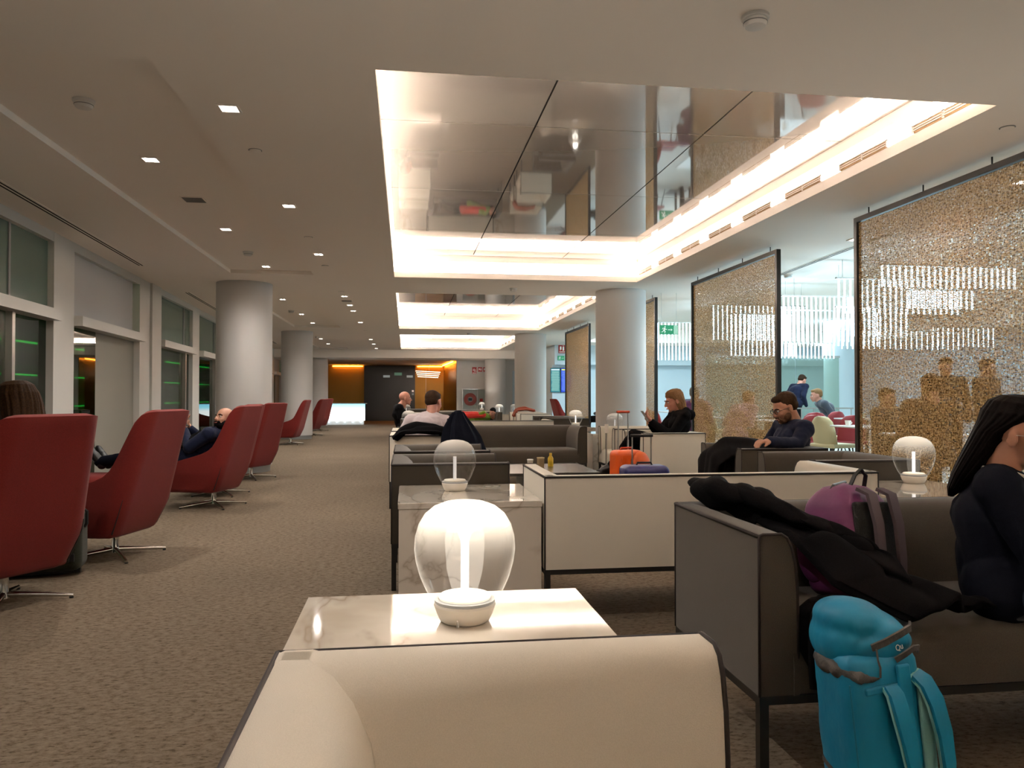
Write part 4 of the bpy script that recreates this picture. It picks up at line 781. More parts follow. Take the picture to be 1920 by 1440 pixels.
# ------------------------------------------------------------------ people
SK = 1.0
def seated(lean=0.12, slouch=0.0, knee=0.42):
    """joints of a seated figure, facing +Y, origin on the floor below the pelvis"""
    J = dict(hip=(0, 0, 0.54), chest=(0, -lean * 0.7, 0.84), neck=(0, -lean, 1.00 - slouch), head=(0, -lean + 0.02, 1.12 - slouch))
    for s, q in ((-1, 'L'), (1, 'R')):
        J['sh' + q] = (s * 0.185, -lean * 0.95, 0.95 - slouch); J['el' + q] = (s * 0.24, -lean + 0.04, 0.68 - slouch * .5); J['wr' + q] = (s * 0.13, 0.2, 0.66)
        J['hp' + q] = (s * 0.09, 0.0, 0.53); J['kn' + q] = (s * 0.11, knee, 0.52); J['an' + q] = (s * 0.11, knee + 0.04, 0.09); J['to' + q] = (s * 0.12, knee + 0.19, 0.04)
    return J
def head_prims(c, Rm, fem=False):
    T = lambda p: tuple(Vector(c) + Rm @ Vector(p)); k = 0.93 if fem else 1.0; e = lambda p, r: ('e', T(p), [x * k for x in r], Rm); cc = lambda a, b, r0, r1: ('c', T(a), T(b), r0, r1)
    return [e((0, -0.015, 0.03), (0.074, 0.094, 0.083)), e((0, 0.022, -0.022), (0.061, 0.07, 0.078)), e((0, 0.03, -0.07), (0.047, 0.05, 0.036)), e((0, 0.066, -0.097), (0.02, 0.02, 0.017)),
            cc((0, 0.084, 0.008), (0, 0.103, -0.032), 0.007, 0.0125), e((0, 0.092, -0.037), (0.018, 0.011, 0.009)), e((0, 0.07, 0.016), (0.05, 0.018, 0.011)), e((0.036, 0.056, -0.03), (0.02, 0.022, 0.02)), e((-0.036, 0.056, -0.03), (0.02, 0.022, 0.02)),
            e((0, 0.083, -0.066), (0.021, 0.010, 0.010)), e((0.076, -0.012, -0.012), (0.008, 0.019, 0.031)), e((-0.076, -0.012, -0.012), (0.008, 0.019, 0.031)), cc((0, -0.03, -0.05), (0, -0.04, -0.13), 0.054, 0.052)]
def hand_prims(w, d, side, curl=0.5, palm=(0, 0, -1)):
    """w wrist, d direction of the fingers, side +1/-1 for the thumb side"""
    w, d = Vector(w), Vector(d).normalized(); pn = Vector(palm); pn = (pn - d * pn.dot(d)).normalized(); sd = d.cross(pn) * side; ps = []
    ps.append(('c', w, w + d * 0.03, 0.024, 0.024))
    for k, (o, L) in enumerate(((0.028, 0.072), (0.010, 0.08), (-0.009, 0.074), (-0.026, 0.058))):
        a = w + d * 0.02 + sd * o * 0.6; b = w + d * 0.085 + sd * o; ps.append(('c', a, b, 0.013, 0.0115))
        d1 = (d * math.cos(curl) + pn * math.sin(curl)).normalized(); d2 = (d * math.cos(curl * 2.2) + pn * math.sin(curl * 2.2)).normalized()
        m = b + d1 * L * 0.5; ps.append(('c', b, m, 0.0095, 0.0088)); ps.append(('c', m, m + d2 * L * 0.5, 0.0088, 0.007))
    a = w + d * 0.025 + sd * 0.02; b = w + d * 0.06 + sd * 0.045 + pn * 0.012; ps.append(('c', a, b, 0.014, 0.011)); ps.append(('c', b, b + (d * 0.8 + pn * 0.5).normalized() * 0.038, 0.0105, 0.0085))
    return ps
def person(name_label, loc, rz, J, look=(0, 0, 0), skin='skin', top='navy', bottom='jeans', hair=None, voxel=0.007, fem=False, curl=(0.5, 0.5), palm=None, hands=True, shoes='blk_plastic', glasses=False, beard=None, scale=1.0, legs=True, hood=False, brows='iris', hdir=None, group=None):
    t = thing('person', name_label, 'person', loc, rz, group); t.scale = (scale,) * 3
    V = {k: Vector(v) for k, v in J.items()}; Rm = Euler((R(look[1]), R(look[2]), R(look[0])), 'ZXY').to_matrix(); hd = V['head']
    q = 0.92 if fem else 1.0; ps = head_prims(hd, Rm, fem); tp = []; sl = []; bt = []
    ps.append(('c', V['neck'] - Vector((0, 0, 0.03)), hd + Rm @ Vector((0, -0.035, -0.07)), 0.054 * q, 0.05 * q))
    sp = (V['neck'] - V['hip']); mid = (V['hip'] + V['chest']) / 2
    tors = [('c', V['hpL'], V['hpR'], 0.115 * q, 0.115 * q), ('c', V['hip'], mid, 0.125 * q, 0.115 * q), ('c', mid + Vector((-0.05, 0, 0)), V['chest'] + Vector((-0.055, 0, 0)), 0.095 * q, 0.105 * q), ('c', mid + Vector((0.05, 0, 0)), V['chest'] + Vector((0.055, 0, 0)), 0.095 * q, 0.105 * q),
            ('c', V['shL'], V['shR'], 0.062 * q, 0.062 * q), ('c', V['chest'], V['neck'] - Vector((0, 0, 0.06)), 0.115 * q, 0.075 * q)]
    tors += [('c', V['neck'] - Vector((0, 0, 0.05)), V['sh' + a] + Vector((0, 0, -0.005)), 0.058 * q, 0.055 * q) for a in 'LR']
    if fem: tors += [('e', V['chest'] + Vector((s * 0.065, 0.085, -0.005)), (0.055, 0.05, 0.055)) for s in (-1, 1)]
    arm = []
    for a in 'LR':
        arm += [('c', V['sh' + a], V['el' + a], 0.052 * q, 0.042 * q), ('c', V['el' + a], V['wr' + a], 0.041 * q, 0.028 * q)]
    leg = []
    for a in 'LR':
        leg += [('c', V['hp' + a], V['kn' + a], 0.088 * q, 0.06 * q), ('c', V['kn' + a], V['an' + a], 0.056 * q, 0.038 * q)]
    ps += tors + arm + (leg if legs else [])
    if hands:
        for a, s in (('L', 1), ('R', -1)):
            d = V['wr' + a] - V['el' + a]
            if hdir and hdir.get(a): d = Vector(hdir[a])
            ps += hand_prims(V['wr' + a], d, s * (1 if palm is None else 1), curl[0 if a == 'L' else 1], palm if palm else (0, 0.2, -1))
    body = MB().prims(ps).build('body', M[skin], t); remesh(body, min(voxel, 0.006) if hands or voxel < 0.008 else voxel, 3)
    g = 0.012; o = MB().prims([('c', p[1], p[2], p[3] + g + (0.008 if i > 5 else 0), p[4] + g) if p[0] == 'c' else ('e', p[1], [x + g for x in p[2]]) for i, p in enumerate(tors)] + [('c', p[1], p[2], p[3] + 0.013, p[4] + 0.013) for p in arm])
    if hood: o.prims([('c', V['neck'] + Vector((-0.07, -0.05, -0.01)), V['neck'] + Vector((0.07, -0.05, -0.01)), 0.055, 0.055), ('c', V['neck'] + Vector((-0.05, -0.1, -0.04)), V['neck'] + Vector((0.05, -0.1, -0.04)), 0.06, 0.06)])
    remesh(o.build('top_garment', M[top], t), max(voxel, 0.008), 4, 0.012, 0.09)
    if legs:
        o = MB().prims([('c', V['hpL'] - Vector((0, 0, 0.015)), V['hpR'] - Vector((0, 0, 0.015)), 0.112 * q, 0.112 * q)] + [('c', p[1], p[2], p[3] + 0.012, p[4] + 0.014) for p in leg]); remesh(o.build('trousers', M[bottom], t), max(voxel, 0.009), 3, 0.012, 0.1)
        for a in 'LR':
            o = MB().prims([('c', V['an' + a] + Vector((0, -0.02, -0.03)), V['to' + a], 0.045, 0.036), ('c', V['an' + a], V['an' + a] + (V['to' + a] - V['an' + a]) * 0.5, 0.045, 0.044)]); remesh(o.build('shoe', M[shoes], t), max(voxel, 0.008), 3)
    T = lambda p: tuple(hd + Rm @ Vector(p))
    for s in (-1, 1):
        MB().ell(T((s * 0.03, 0.0735, -0.001)), (0.013, 0.011, 0.0095), Rm).build('eye', M['eye'], t, smooth=180); MB().ell(T((s * 0.03, 0.083, -0.001)), (0.0055, 0.003, 0.0055), Rm, 10, 6).build('iris', M['iris'], t, smooth=180)
        MB().tube([T((s * 0.014, 0.089, 0.016)), T((s * 0.032, 0.085, 0.021)), T((s * 0.05, 0.07, 0.015))], [0.004, 0.0045, 0.003], 6).build('eyebrow', M[brows], t, smooth=180)
    MB().prims([('c', T((-0.017, 0.092, -0.066)), T((0.017, 0.092, -0.066)), 0.0055, 0.0055)]).build('lips', M['lips'], t, smooth=180)
    if hair and hair[1] and hair[1][0][0] == 'long':
        sty = hair[1][0][1]; rs = []
        for i in range(len(sty) - 1):
            for qq in range(6):
                f = qq / 6; f = f * f * (3 - 2 * f) * 0.5 + f * 0.5; rs.append([sty[i][k_] + (sty[i + 1][k_] - sty[i][k_]) * f for k_ in range(5)])
        rs.append(list(sty[-1])); out = []
        for i, (z, rx, ry, cx, cy) in enumerate(rs):
            g = min(1, i / 20); out.append([T((cx + rx * math.cos(a) * (1 + g * 0.02 * math.sin(17 * a + 0.09 * i) + g * 0.022 * math.sin(29 * a - 0.05 * i)), cy + ry * math.sin(a) * (1 + g * 0.02 * math.sin(17 * a + 0.09 * i) + g * 0.02 * math.cos(31 * a)), z)) for a in [2 * PI * j / 120 for j in range(120)]])
        MB().rings(out).build('hair', M[hair[0]], t, smooth=180)
    elif hair:
        hp = [('e', T(p[1]), p[2], Rm @ (Euler(p[3]).to_matrix() if len(p) > 3 else Matrix.Identity(3))) if p[0] == 'e' else ('c', T(p[1]), T(p[2]), p[3], p[4]) for p in hair[1]]
        remesh(MB().prims(hp).build('hair', M[hair[0]], t), max(0.006, voxel * 0.8), 4, 0.004, 0.03)
    if beard:
        hp = [('e', T((0, 0.042, -0.086)), (0.052, 0.05, 0.034), Rm), ('e', T((0.045, 0.02, -0.06)), (0.024, 0.035, 0.038), Rm), ('e', T((-0.045, 0.02, -0.06)), (0.024, 0.035, 0.038), Rm), ('c', T((-0.024, 0.083, -0.056)), T((0.024, 0.083, -0.056)), 0.009, 0.009), ('c', T((-0.028, 0.08, -0.056)), T((-0.03, 0.06, -0.085)), 0.012, 0.014), ('c', T((0.028, 0.08, -0.056)), T((0.03, 0.06, -0.085)), 0.012, 0.014)]
        if beard[1] < 1: hp = [(p[0], p[1], [x * beard[1] for x in p[2]], p[3]) if p[0] == 'e' else p for p in hp]
        remesh(MB().prims(hp).build('beard', M[beard[0]], t), 0.006, 2, 0.004, 0.02)
    if glasses:
        gf = MB()
        for s in (-1, 1):
            gf.tube([T((s * 0.034 + 0.024 * math.cos(a * PI / 8), 0.095, -0.002 + 0.017 * math.sin(a * PI / 8))) for a in range(17)], 0.0022 if glasses == 'dark' else 0.001, 6); gf.tube([T((s * 0.057, 0.095, 0.004)), T((s * 0.078, 0.05, 0.005)), T((s * 0.08, -0.02, 0.0))], 0.002 if glasses == 'dark' else 0.0012, 6)
        gf.tube([T((-0.01, 0.098, 0.003)), T((0.01, 0.098, 0.003))], 0.002, 6); gl = gf.build('glasses', M['blk_plastic' if glasses == 'dark' else 'steel'], t, smooth=60)
    return t
HM = lambda n, c1, c2: fabric(n, c1, c2, 0.0, 160, 0.6)
HM('hair_black', '090707', '120e0d'); HM('hair_brown', '2a1d15', '3a2a1e'); HM('hair_chestnut', '22150c', '33210f'); HM('hair_blond', '6e5036', '8a6a48'); HM('hair_grey', '6b6660', '85807a'); HM('stubble', '5a4030', '6a4c3a')
short_hair = [('e', (0, -0.028, 0.046), (0.08, 0.094, 0.078)), ('e', (0, -0.055, 0.005), (0.072, 0.062, 0.06)), ('e', (0, 0.035, 0.085), (0.055, 0.045, 0.028))]
long_hair = [('e', (0, -0.022, 0.038), (0.086, 0.1, 0.088)), ('e', (0.0, -0.07, -0.03), (0.078, 0.055, 0.09)), ('c', (0.05, -0.06, -0.03), (0.06, -0.1, -0.2), 0.042, 0.04), ('c', (-0.05, -0.06, -0.03), (-0.06, -0.1, -0.2), 0.042, 0.04), ('c', (0, -0.08, -0.05), (0, -0.12, -0.24), 0.06, 0.05)]

# girl on the taupe sofa at the right edge, turned to the right
J = seated(0.05, 0.02); J.update(hip=(0, 0, 0.52), chest=(0, -0.03, 0.74), neck=(0, 0.0, 0.885), head=(0.0, 0.055, 0.995), shL=(-0.165, -0.01, 0.84), elL=(-0.2, 0.10, 0.62), wrL=(-0.08, 0.27, 0.68), shR=(0.165, -0.01, 0.84), elR=(0.2, 0.11, 0.64), wrR=(0.06, 0.29, 0.7),
           hpL=(-0.09, 0, 0.53), hpR=(0.09, 0, 0.53), knL=(-0.16, 0.3, 0.50), knR=(0.16, 0.36, 0.53), anL=(0.12, 0.22, 0.50), anR=(0.2, 0.4, 0.12), toL=(0.22, 0.25, 0.49), toR=(0.22, 0.53, 0.06))
J = {k: (-v[0], v[1], v[2]) for k, v in J.items()}; J = {(k[:-1] + {'L': 'R', 'R': 'L'}[k[-1]]) if k[-1] in 'LR' and k not in ('hip',) else k: v for k, v in J.items()}
girl = person('person with long dark hair, navy sweater and glasses sitting at the right edge', (1.945, 2.29, -0.005), R(-130), J, (-10, -8, 0), 'skin', 'navy2', 'jeans',
              ('hair_black', [('long', [(0.128, 0.012, 0.015, 0, -0.02), (0.12, 0.04, 0.055, 0, -0.02), (0.10, 0.066, 0.083, 0, -0.022), (0.065, 0.080, 0.096, 0, -0.026), (0.035, 0.081, 0.078, 0, -0.048), (0.0, 0.079, 0.056, 0, -0.078), (-0.05, 0.077, 0.05, 0.0, -0.098), (-0.10, 0.07, 0.044, 0.006, -0.118), (-0.15, 0.06, 0.036, 0.015, -0.138), (-0.20, 0.042, 0.024, 0.025, -0.155), (-0.23, 0.01, 0.008, 0.03, -0.165)])]),
              voxel=0.006, fem=True, glasses='thin', scale=1.03)
o = MB().tube([(0.075 * math.cos(a * PI / 10 ) , 0.012 + 0.068 * math.sin(a * PI / 10), 0.892 - 0.032 * max(0, math.sin(a * PI / 10))) for a in range(21)], 0.006, 8).build('white_collar', M['porcelain'], girl, smooth=60)
remesh(MB().ell((0.065, 0.142, 0.765), (0.028, 0.012, 0.03), (0, 0, -0.3)).build('red_patch', mat('red_patch', 'b02a1a', 0.7), girl), 0.005, 1)
MB().lathe([(0.007, 0), (0.006, 0.003)], 12).build('jeans_button', M['porcelain'], girl, loc=(0.12, 0.1, 0.56), rot=(-1.2, 0, 0.4))

def drape(name, m, path, label, cat, ripple=0.012, freq=3.0, thick=0.012, curl=0.0, seed=1, loc=(0, 0, 0), rz=0):
    """cloth lying along a path; each entry: centre, side vector (half width), extra droop at the two edges"""
    rnd = random.Random(seed); n = 36; fine = []
    for i in range(len(path) - 1):
        for q in range(6):
            f = q / 6; f2 = f * f * (3 - 2 * f); fine.append(tuple([Vector(path[i][0]).lerp(Vector(path[i + 1][0]), f2), Vector(path[i][1]).lerp(Vector(path[i + 1][1]), f2), path[i][2] + (path[i + 1][2] - path[i][2]) * f2]))
    fine.append((Vector(path[-1][0]), Vector(path[-1][1]), path[-1][2])); rows = []; ph = [rnd.uniform(0, 6.28) for _ in range(4)]
    for i, (p, sd, droop) in enumerate(fine):
        t = (fine[min(i + 1, len(fine) - 1)][0] - fine[max(i - 1, 0)][0]).normalized(); nn = sd.cross(t).normalized()
        if nn.z < 0: nn = -nn
        row = []
        for j in range(n):
            v = -1 + 2 * j / (n - 1); u = i / len(fine)
            rp = ripple * (math.sin(freq * 3.1 * v + ph[0] + 3.0 * u) + 0.6 * math.sin(freq * 6.3 * v + ph[1] - 4 * u) + 0.5 * math.sin(9 * u + 4 * v + ph[2]))
            e = 1 + 0.10 * math.sin(7 * u + ph[3] + (2 if v > 0 else 0))
            row.append(p + sd * v * e + nn * (rp + ripple * 1.6) - Vector((0, 0, 1)) * droop * abs(v) ** 2.5)
        rows.append(row)
    o = MB().rings(rows, cap=False, closed=False).build(name, m, None, smooth=180, loc=loc, rot=(0, 0, rz))
    k = o.modifiers.new('thick', 'SOLIDIFY'); k.thickness = thick; k.offset = 1; sb = o.modifiers.new('soft', 'SUBSURF'); sb.levels = 1; sb.render_levels = 1
    return tag(o, label, cat)
def hung(name, m, rings_, label, cat, loc=(0, 0, 0), rz=0, k=7, amp=0.16, seed=2):
    """cloth hanging in folds: rings (z, rx, ry, cx)"""
    rnd = random.Random(seed); ph = [rnd.uniform(0, 6.28) for _ in range(3)]; rs = []
    for i in range(len(rings_) - 1):
        for q in range(5):
            f = q / 5; a = [rings_[i][x] + (rings_[i + 1][x] - rings_[i][x]) * f for x in range(4)]; rs.append(a)
    rs.append(list(rings_[-1])); out = []
    for i, (z, rx, ry, cx) in enumerate(rs):
        g = amp * min(1, i / 6); out.append([(cx + rx * math.cos(a) * (1 + g * math.sin(k * a + ph[0] + i * 0.06) + g * 0.5 * math.sin((k + 4) * a + ph[1])), ry * math.sin(a) * (1 + g * math.sin(k * a + ph[0] + i * 0.06) + g * 0.5 * math.cos((k + 3) * a + ph[2])), z) for a in [2 * PI * j / 72 for j in range(72)]])
    return tag(MB().rings(out).build(name, m, None, smooth=60, loc=loc, rot=(0, 0, rz)), label, cat)

# man with glasses in the taupe armchair
J = seated(0.16, 0.06); J.update(hip=(0, -0.02, 0.53), chest=(0, -0.12, 0.76), neck=(0, -0.13, 0.90), head=(0, -0.06, 1.01), shL=(-0.19, -0.13, 0.85), shR=(0.19, -0.13, 0.85), elL=(-0.27, -0.02, 0.74), wrL=(-0.36, 0.24, 0.765), elR=(0.27, -0.02, 0.66), wrR=(0.13, 0.18, 0.62), knL=(-0.1, 0.4, 0.60), knR=(0.12, 0.42, 0.56), anL=(-0.1, 0.55, 0.1), anR=(0.1, 0.5, 0.1), toL=(-0.1, 0.7, 0.05), toR=(0.1, 0.66, 0.05))
J = {k: v for k, v in J.items()}
mg = person('person in a navy jacket with dark glasses and short beard, looking down in an armchair', (3.02, 5.95, 0), PI / 2, J, (0, -22, 0), 'skin', 'navy', 'black_' if 0 else 'blackc', ('hair_brown', short_hair), 0.007, glasses='dark', beard=('stubble', 0.90), scale=1.04)
# coat on his knees
def cloth_blob(name, m, prims, label, cat, disp=0.05, voxel=0.012, loc=(0, 0, 0), rz=0, ds=0.1):
    t = MB().prims(prims).build(name, m, None, loc=loc, rot=(0, 0, rz)); remesh(t, voxel, 6, disp * 0.45, ds * 1.3); return tag(t, label, cat)
drape('coat', M['blackc'], [((3.0, 5.95, 0.72), (0, 0.2, 0), 0.06), ((2.75, 5.93, 0.76), (0, 0.26, 0), 0.09), ((2.55, 5.92, 0.76), (0.04, 0.26, 0), 0.10), ((2.44, 5.92, 0.68), (0.03, 0.24, 0), 0.08), ((2.42, 5.92, 0.5), (0.02, 0.2, 0), 0.02)], 'black coat lying over the knees of the man with glasses', 'coat', 0.012, 1.5, 0.02)

# woman with phone in the cream armchair
J = seated(0.14, 0.0); J.update(hip=(0, -0.02, 0.53), chest=(0, -0.10, 0.78), neck=(0, -0.1, 0.92), head=(0, -0.035, 1.03), shL=(-0.17, -0.1, 0.87), shR=(0.17, -0.1, 0.87), elL=(-0.2, 0.06, 0.66), wrL=(-0.05, 0.22, 0.80), elR=(0.2, 0.06, 0.66), wrR=(0.05, 0.2, 0.77), knL=(-0.04, 0.42, 0.66), knR=(0.1, 0.43, 0.58), anL=(0.08, 0.64, 0.32), anR=(0.08, 0.50, 0.1), toL=(0.1, 0.79, 0.25), toR=(0.1, 0.65, 0.05))
wp = person('person in a black hooded jacket with light brown hair, holding a phone in an armchair', (3.0, 8.46, 0), PI / 2, J, (0, -16, 0), 'skin2', 'blackc', 'blackc', ('hair_blond', [('long', [(0.126, 0.012, 0.015, 0, -0.02), (0.118, 0.04, 0.055, 0, -0.02), (0.10, 0.066, 0.083, 0, -0.022), (0.06, 0.082, 0.097, 0, -0.024), (0.03, 0.084, 0.088, 0, -0.034), (-0.01, 0.084, 0.07, 0, -0.052), (-0.06, 0.083, 0.064, 0, -0.058), (-0.11, 0.08, 0.055, 0, -0.06), (-0.15, 0.05, 0.035, 0, -0.06)])]), 0.007, fem=True, hood=True, scale=1.06, palm=(0, -0.6, 0.6), hdir={'L': (0.1, 0.5, 0.6), 'R': (-0.1, 0.5, 0.6)})
t = thing('phone', 'silver phone held by the woman in the cream armchair', 'phone', (2.70, 8.46, 0.92), PI / 2); MB().box((0, 0, 0), (0.07, 0.009, 0.14), (-0.6, 0, 0)).build('case', M['steel'], t, bevel=0.003); MB().box((0, -0.005, 0.003), (0.062, 0.003, 0.13), (-0.6, 0, 0)).build('display', M['blk_plastic'], t)

# man in a pale shirt seen from behind
J = seated(0.02, 0.0); J.update(chest=(0, 0.0, 0.80), neck=(0.02, 0.06, 0.93), head=(0.05, 0.12, 1.035), shL=(-0.18, 0.03, 0.845), shR=(0.18, 0.03, 0.835), elL=(-0.29, 0.02, 0.66), wrL=(-0.16, 0.24, 0.66), elR=(0.28, 0.06, 0.66), wrR=(0.14, 0.28, 0.68))
person('person in a pale lilac shirt seen from behind with short dark hair', (0.24, 8.3, -0.01), R(-8), J, (-25, -15, 0), 'skin2', 'shirt', 'blackc', ('hair_brown', short_hair), 0.008, scale=1.05)
# bald man far left
J = seated(0.12, 0.0); J.update(head=(0, 0.02, 1.02), neck=(0, -0.08, 0.91), shL=(-0.19, -0.1, 0.85), shR=(0.19, -0.1, 0.85), chest=(0, -0.08, 0.76))
person('person with a bald head in a black jacket in a far taupe armchair', (-0.02, 14.1, 0), R(-85), J, (0, 0, 0), 'skin2', 'blackc', 'blackc', None, 0.01, scale=1.08)
# sleeping person on the far taupe sofa
J = dict(hip=(0.0, 0, 0.56), chest=(0.25, -0.02, 0.62), neck=(0.42, -0.03, 0.68), head=(0.53, -0.06, 0.73), shL=(0.34, -0.16, 0.66), shR=(0.36, 0.13, 0.68), elL=(0.15, -0.2, 0.66), wrL=(0.3, -0.25, 0.74), elR=(0.2, 0.15, 0.66), wrR=(0.3, -0.05, 0.72), hpL=(-0.03, -0.09, 0.56), hpR=(-0.03, 0.09, 0.57), knL=(-0.42, -0.1, 0.62), knR=(-0.4, 0.1, 0.66), anL=(-0.75, -0.08, 0.54), anR=(-0.74, 0.1, 0.54), toL=(-0.8, -0.08, 0.66), toR=(-0.8, 0.1, 0.66))
person('person lying asleep on the far taupe sofa in a green top with dark hair', (1.6, 18.95, 0), 0, J, (-150, 20, -60), 'skin2', 'olive_top' if 0 else 'greentop' if 'greentop' in M else 'navy', 'blackc', ('hair_black', short_hair), 0.012, scale=1.0, hands=False) if 0 else None
M['greentop'] = fabric('green_top', '5f7a1e', '73902a', 0.2, 200); M['redblanket'] = fabric('red_blanket', 'b32a22', 'c8382c', 0.2, 200)
person('person lying asleep on the far taupe sofa in a green top with dark hair', (1.6, 18.95, 0), 0, J, (150, 15, 0), 'skin2', 'greentop', 'blackc', ('hair_black', short_hair), 0.012, hands=False)
cloth_blob('blanket', M['redblanket'], [('c', (-0.25, -0.15, 0.66), (0.3, -0.15, 0.67), 0.07, 0.07), ('c', (-0.2, 0.0, 0.70), (0.15, 0.0, 0.70), 0.07, 0.06)], 'red blanket over the sleeping person', 'blanket', 0.06, 0.014, (1.6, 18.9, 0))
drape('jacket', mat('rust_bag', '8a3a22', 0.6), [((3.0, 17.9, 0.76), (0, 0.14, 0), 0.02), ((2.8, 17.9, 0.82), (0, 0.15, 0), 0.05), ((2.62, 17.9, 0.80), (0, 0.14, 0), 0.05), ((2.55, 17.9, 0.66), (0, 0.12, 0), 0.02)], 'rust coloured jacket over the cream armchair behind the sleeping person', 'jacket', 0.015, 2.4, 0.03)

# reclining bearded man with feet up
J = dict(hip=(0, 0.02, 0.50), chest=(0, -0.13, 0.64), neck=(0.0, -0.235, 0.76), head=(0.0, -0.26, 0.875), shL=(-0.19, -0.18, 0.73), shR=(0.19, -0.2, 0.73), elL=(-0.22, 0.0, 0.60), wrL=(-0.08, 0.10, 0.76), elR=(0.2, 0.0, 0.62), wrR=(0.04, 0.09, 0.77), hpL=(-0.09, 0.04, 0.49), hpR=(0.09, 0.04, 0.49), knL=(-0.1, 0.46, 0.53), knR=(0.1, 0.46, 0.52), anL=(-0.07, 0.94, 0.45), anR=(0.09, 0.96, 0.44), toL=(-0.09, 1.03, 0.58), toR=(0.1, 1.05, 0.57))
bm = person('person with a bald head and dark beard reclining with feet up, looking at a phone', (-2.13, 8.36, 0), R(82), J, (62, 4, 18), 'skin', 'navy', 'navy2', None, 0.007, beard=('hair_black', 1.0), scale=1.04, palm=(0, -0.5, 0.7), hdir={'L': (0.2, 0.3, 0.8), 'R': (-0.2, 0.3, 0.8)}, brows='iris')
t = thing('phone', 'black phone held by the reclining bearded man', 'phone', (-2.26, 8.33, 0.90), R(60)); MB().box((0, 0, 0), (0.072, 0.009, 0.145), (-0.4, 0, 0.2)).build('case', M['blk_plastic'], t, bevel=0.003)
MB().tube([(-0.06 + 0.022 * math.cos(a * PI / 8), -0.035 , 0.70 + 0.03 * math.sin(a * PI / 8)) for a in range(17)], 0.007, 6).build('chest_number', mat('badge_red', 'a02038', 0.6), bm); MB().tube([(0.01 + 0.0 * a, -0.03, 0.70 + (a - 3) * 0.01) for a in range(7)], 0.007, 6).build('chest_number', MC['badge_red'], bm)
drape('jacket', M['blackc'], [((0.0, -0.1, 0.76), (0.2, 0, 0), 0.06), ((0.0, 0.1, 0.68), (0.22, 0, 0), 0.08), ((0, 0.35, 0.645), (0.22, 0, 0), 0.08), ((0, 0.55, 0.635), (0.18, 0, 0), 0.08)], 'black jacket in the lap of the reclining man', 'jacket', 0.014, 2.6, 0.016, loc=(-2.13, 8.36, 0), rz=R(82))

# long-haired woman in the nearest red chair (only her hair and shoulder show)
J = seated(0.1, 0.0); J.update(neck=(-0.02, -0.05, 0.93), head=(-0.05, 0.0, 1.05), chest=(0, -0.06, 0.76), shL=(-0.18, -0.04, 0.87), shR=(0.17, -0.06, 0.86))
M['brownknit'] = fabric('brown_knit', '2a1f16', '3a2c20', 0.2, 300)
person('person with long brown hair seen from behind in the nearest red chair', (-2.15, 4.70, -0.03), R(62), J, (10, -5, 0), 'skin', 'brownknit', 'jeans', ('hair_chestnut', [('long', [(0.132, 0.012, 0.015, 0, -0.02), (0.126, 0.045, 0.055, 0, -0.02), (0.105, 0.075, 0.085, 0, -0.022), (0.06, 0.096, 0.105, 0, -0.024), (0.0, 0.106, 0.095, 0, -0.045), (-0.06, 0.115, 0.085, -0.004, -0.06), (-0.13, 0.13, 0.08, -0.015, -0.07), (-0.22, 0.13, 0.07, -0.03, -0.08), (-0.3, 0.05, 0.03, -0.045, -0.09)])]), 0.008, fem=True, scale=1.07)

# cafe guests
def guest(label, x, y, rz, top, hair, J=None, skin='skin2', sc=1.05, bottom='blackc', look=(0, -8, 0)):
    J = J or seated(0.02); return person(label, (x, y, 0), rz, J, look, skin, top, bottom, (hair, short_hair) if hair else None, 0.014, hands=False, scale=sc)
def standing():
    J = dict(hip=(0, 0, 0.92), chest=(0, 0.0, 1.2), neck=(0, 0, 1.38), head=(0, 0.03, 1.50))
    for s, q in ((-1, 'L'), (1, 'R')): J.update({'sh' + q: (s * 0.18, 0, 1.32), 'el' + q: (s * 0.24, 0.02, 1.05), 'wr' + q: (s * 0.2, 0.15, 0.85), 'hp' + q: (s * 0.09, 0, 0.9), 'kn' + q: (s * 0.1, 0.02, 0.48), 'an' + q: (s * 0.1, 0, 0.09), 'to' + q: (s * 0.11, 0.14, 0.04)})
    return J
Jb = standing(); Jb.update(chest=(0, 0.08, 1.17), neck=(0, 0.18, 1.31), head=(0, 0.26, 1.40), shL=(-0.18, 0.16, 1.26), shR=(0.18, 0.16, 1.26))
guest('person in a navy jacket standing bent forward beside the second bead screen', 9.05, 17.0, R(-70), 'navy', 'hair_brown', Jb, look=(0, -30, 0), sc=1.08)
Jl = seated(0.0); Jl.update(chest=(0, 0.1, 0.82), neck=(0, 0.2, 0.96), head=(0, 0.28, 1.05), shL=(-0.19, 0.18, 0.9), shR=(0.19, 0.18, 0.9))
guest('person in a grey jacket sitting bent forward in the cafe gap between screens', 8.25, 14.0, R(75), 'greyjk', 'hair_blond', Jl, sc=1.1)
guest('person with black hair in dark clothes beside the first right column', 4.48, 16.6, R(-60), 'greyjk', 'hair_black', sc=1.05, skin='skin')
guest('person with grey hair partly hidden by the third bead screen', 5.05, 19.2, R(60), 'greyjk', 'hair_grey')
guest('person with dark hair behind the woman with the phone', 6.95, 17.9, R(0), 'greyjk', 'hair_grey', sc=1.05)
guest('person in a pink shirt seen through the second bead screen', 5.05, 11.3, R(-70), 'pink', 'hair_blond', Jl)
guest('person in a purple top seen through the second bead screen, left', 4.75, 12.2, R(-40), 'purple', 'hair_grey')
Js = standing()
guest('taller dark silhouette standing behind the nearest bead screen, left of two', 6.55, 8.6, R(160), 'brownknit', 'hair_black', Js, 'skin', 1.0)
guest('dark silhouette standing behind the nearest bead screen, right of two', 7.35, 8.9, R(200), 'brownknit', 'hair_brown', Js, 'skin', 1.0)
guest('person sitting with their back to the nearest bead screen beside the laptop', 5.05, 6.85, R(-10), 'brownknit', 'hair_black', None, 'skin', 1.1)
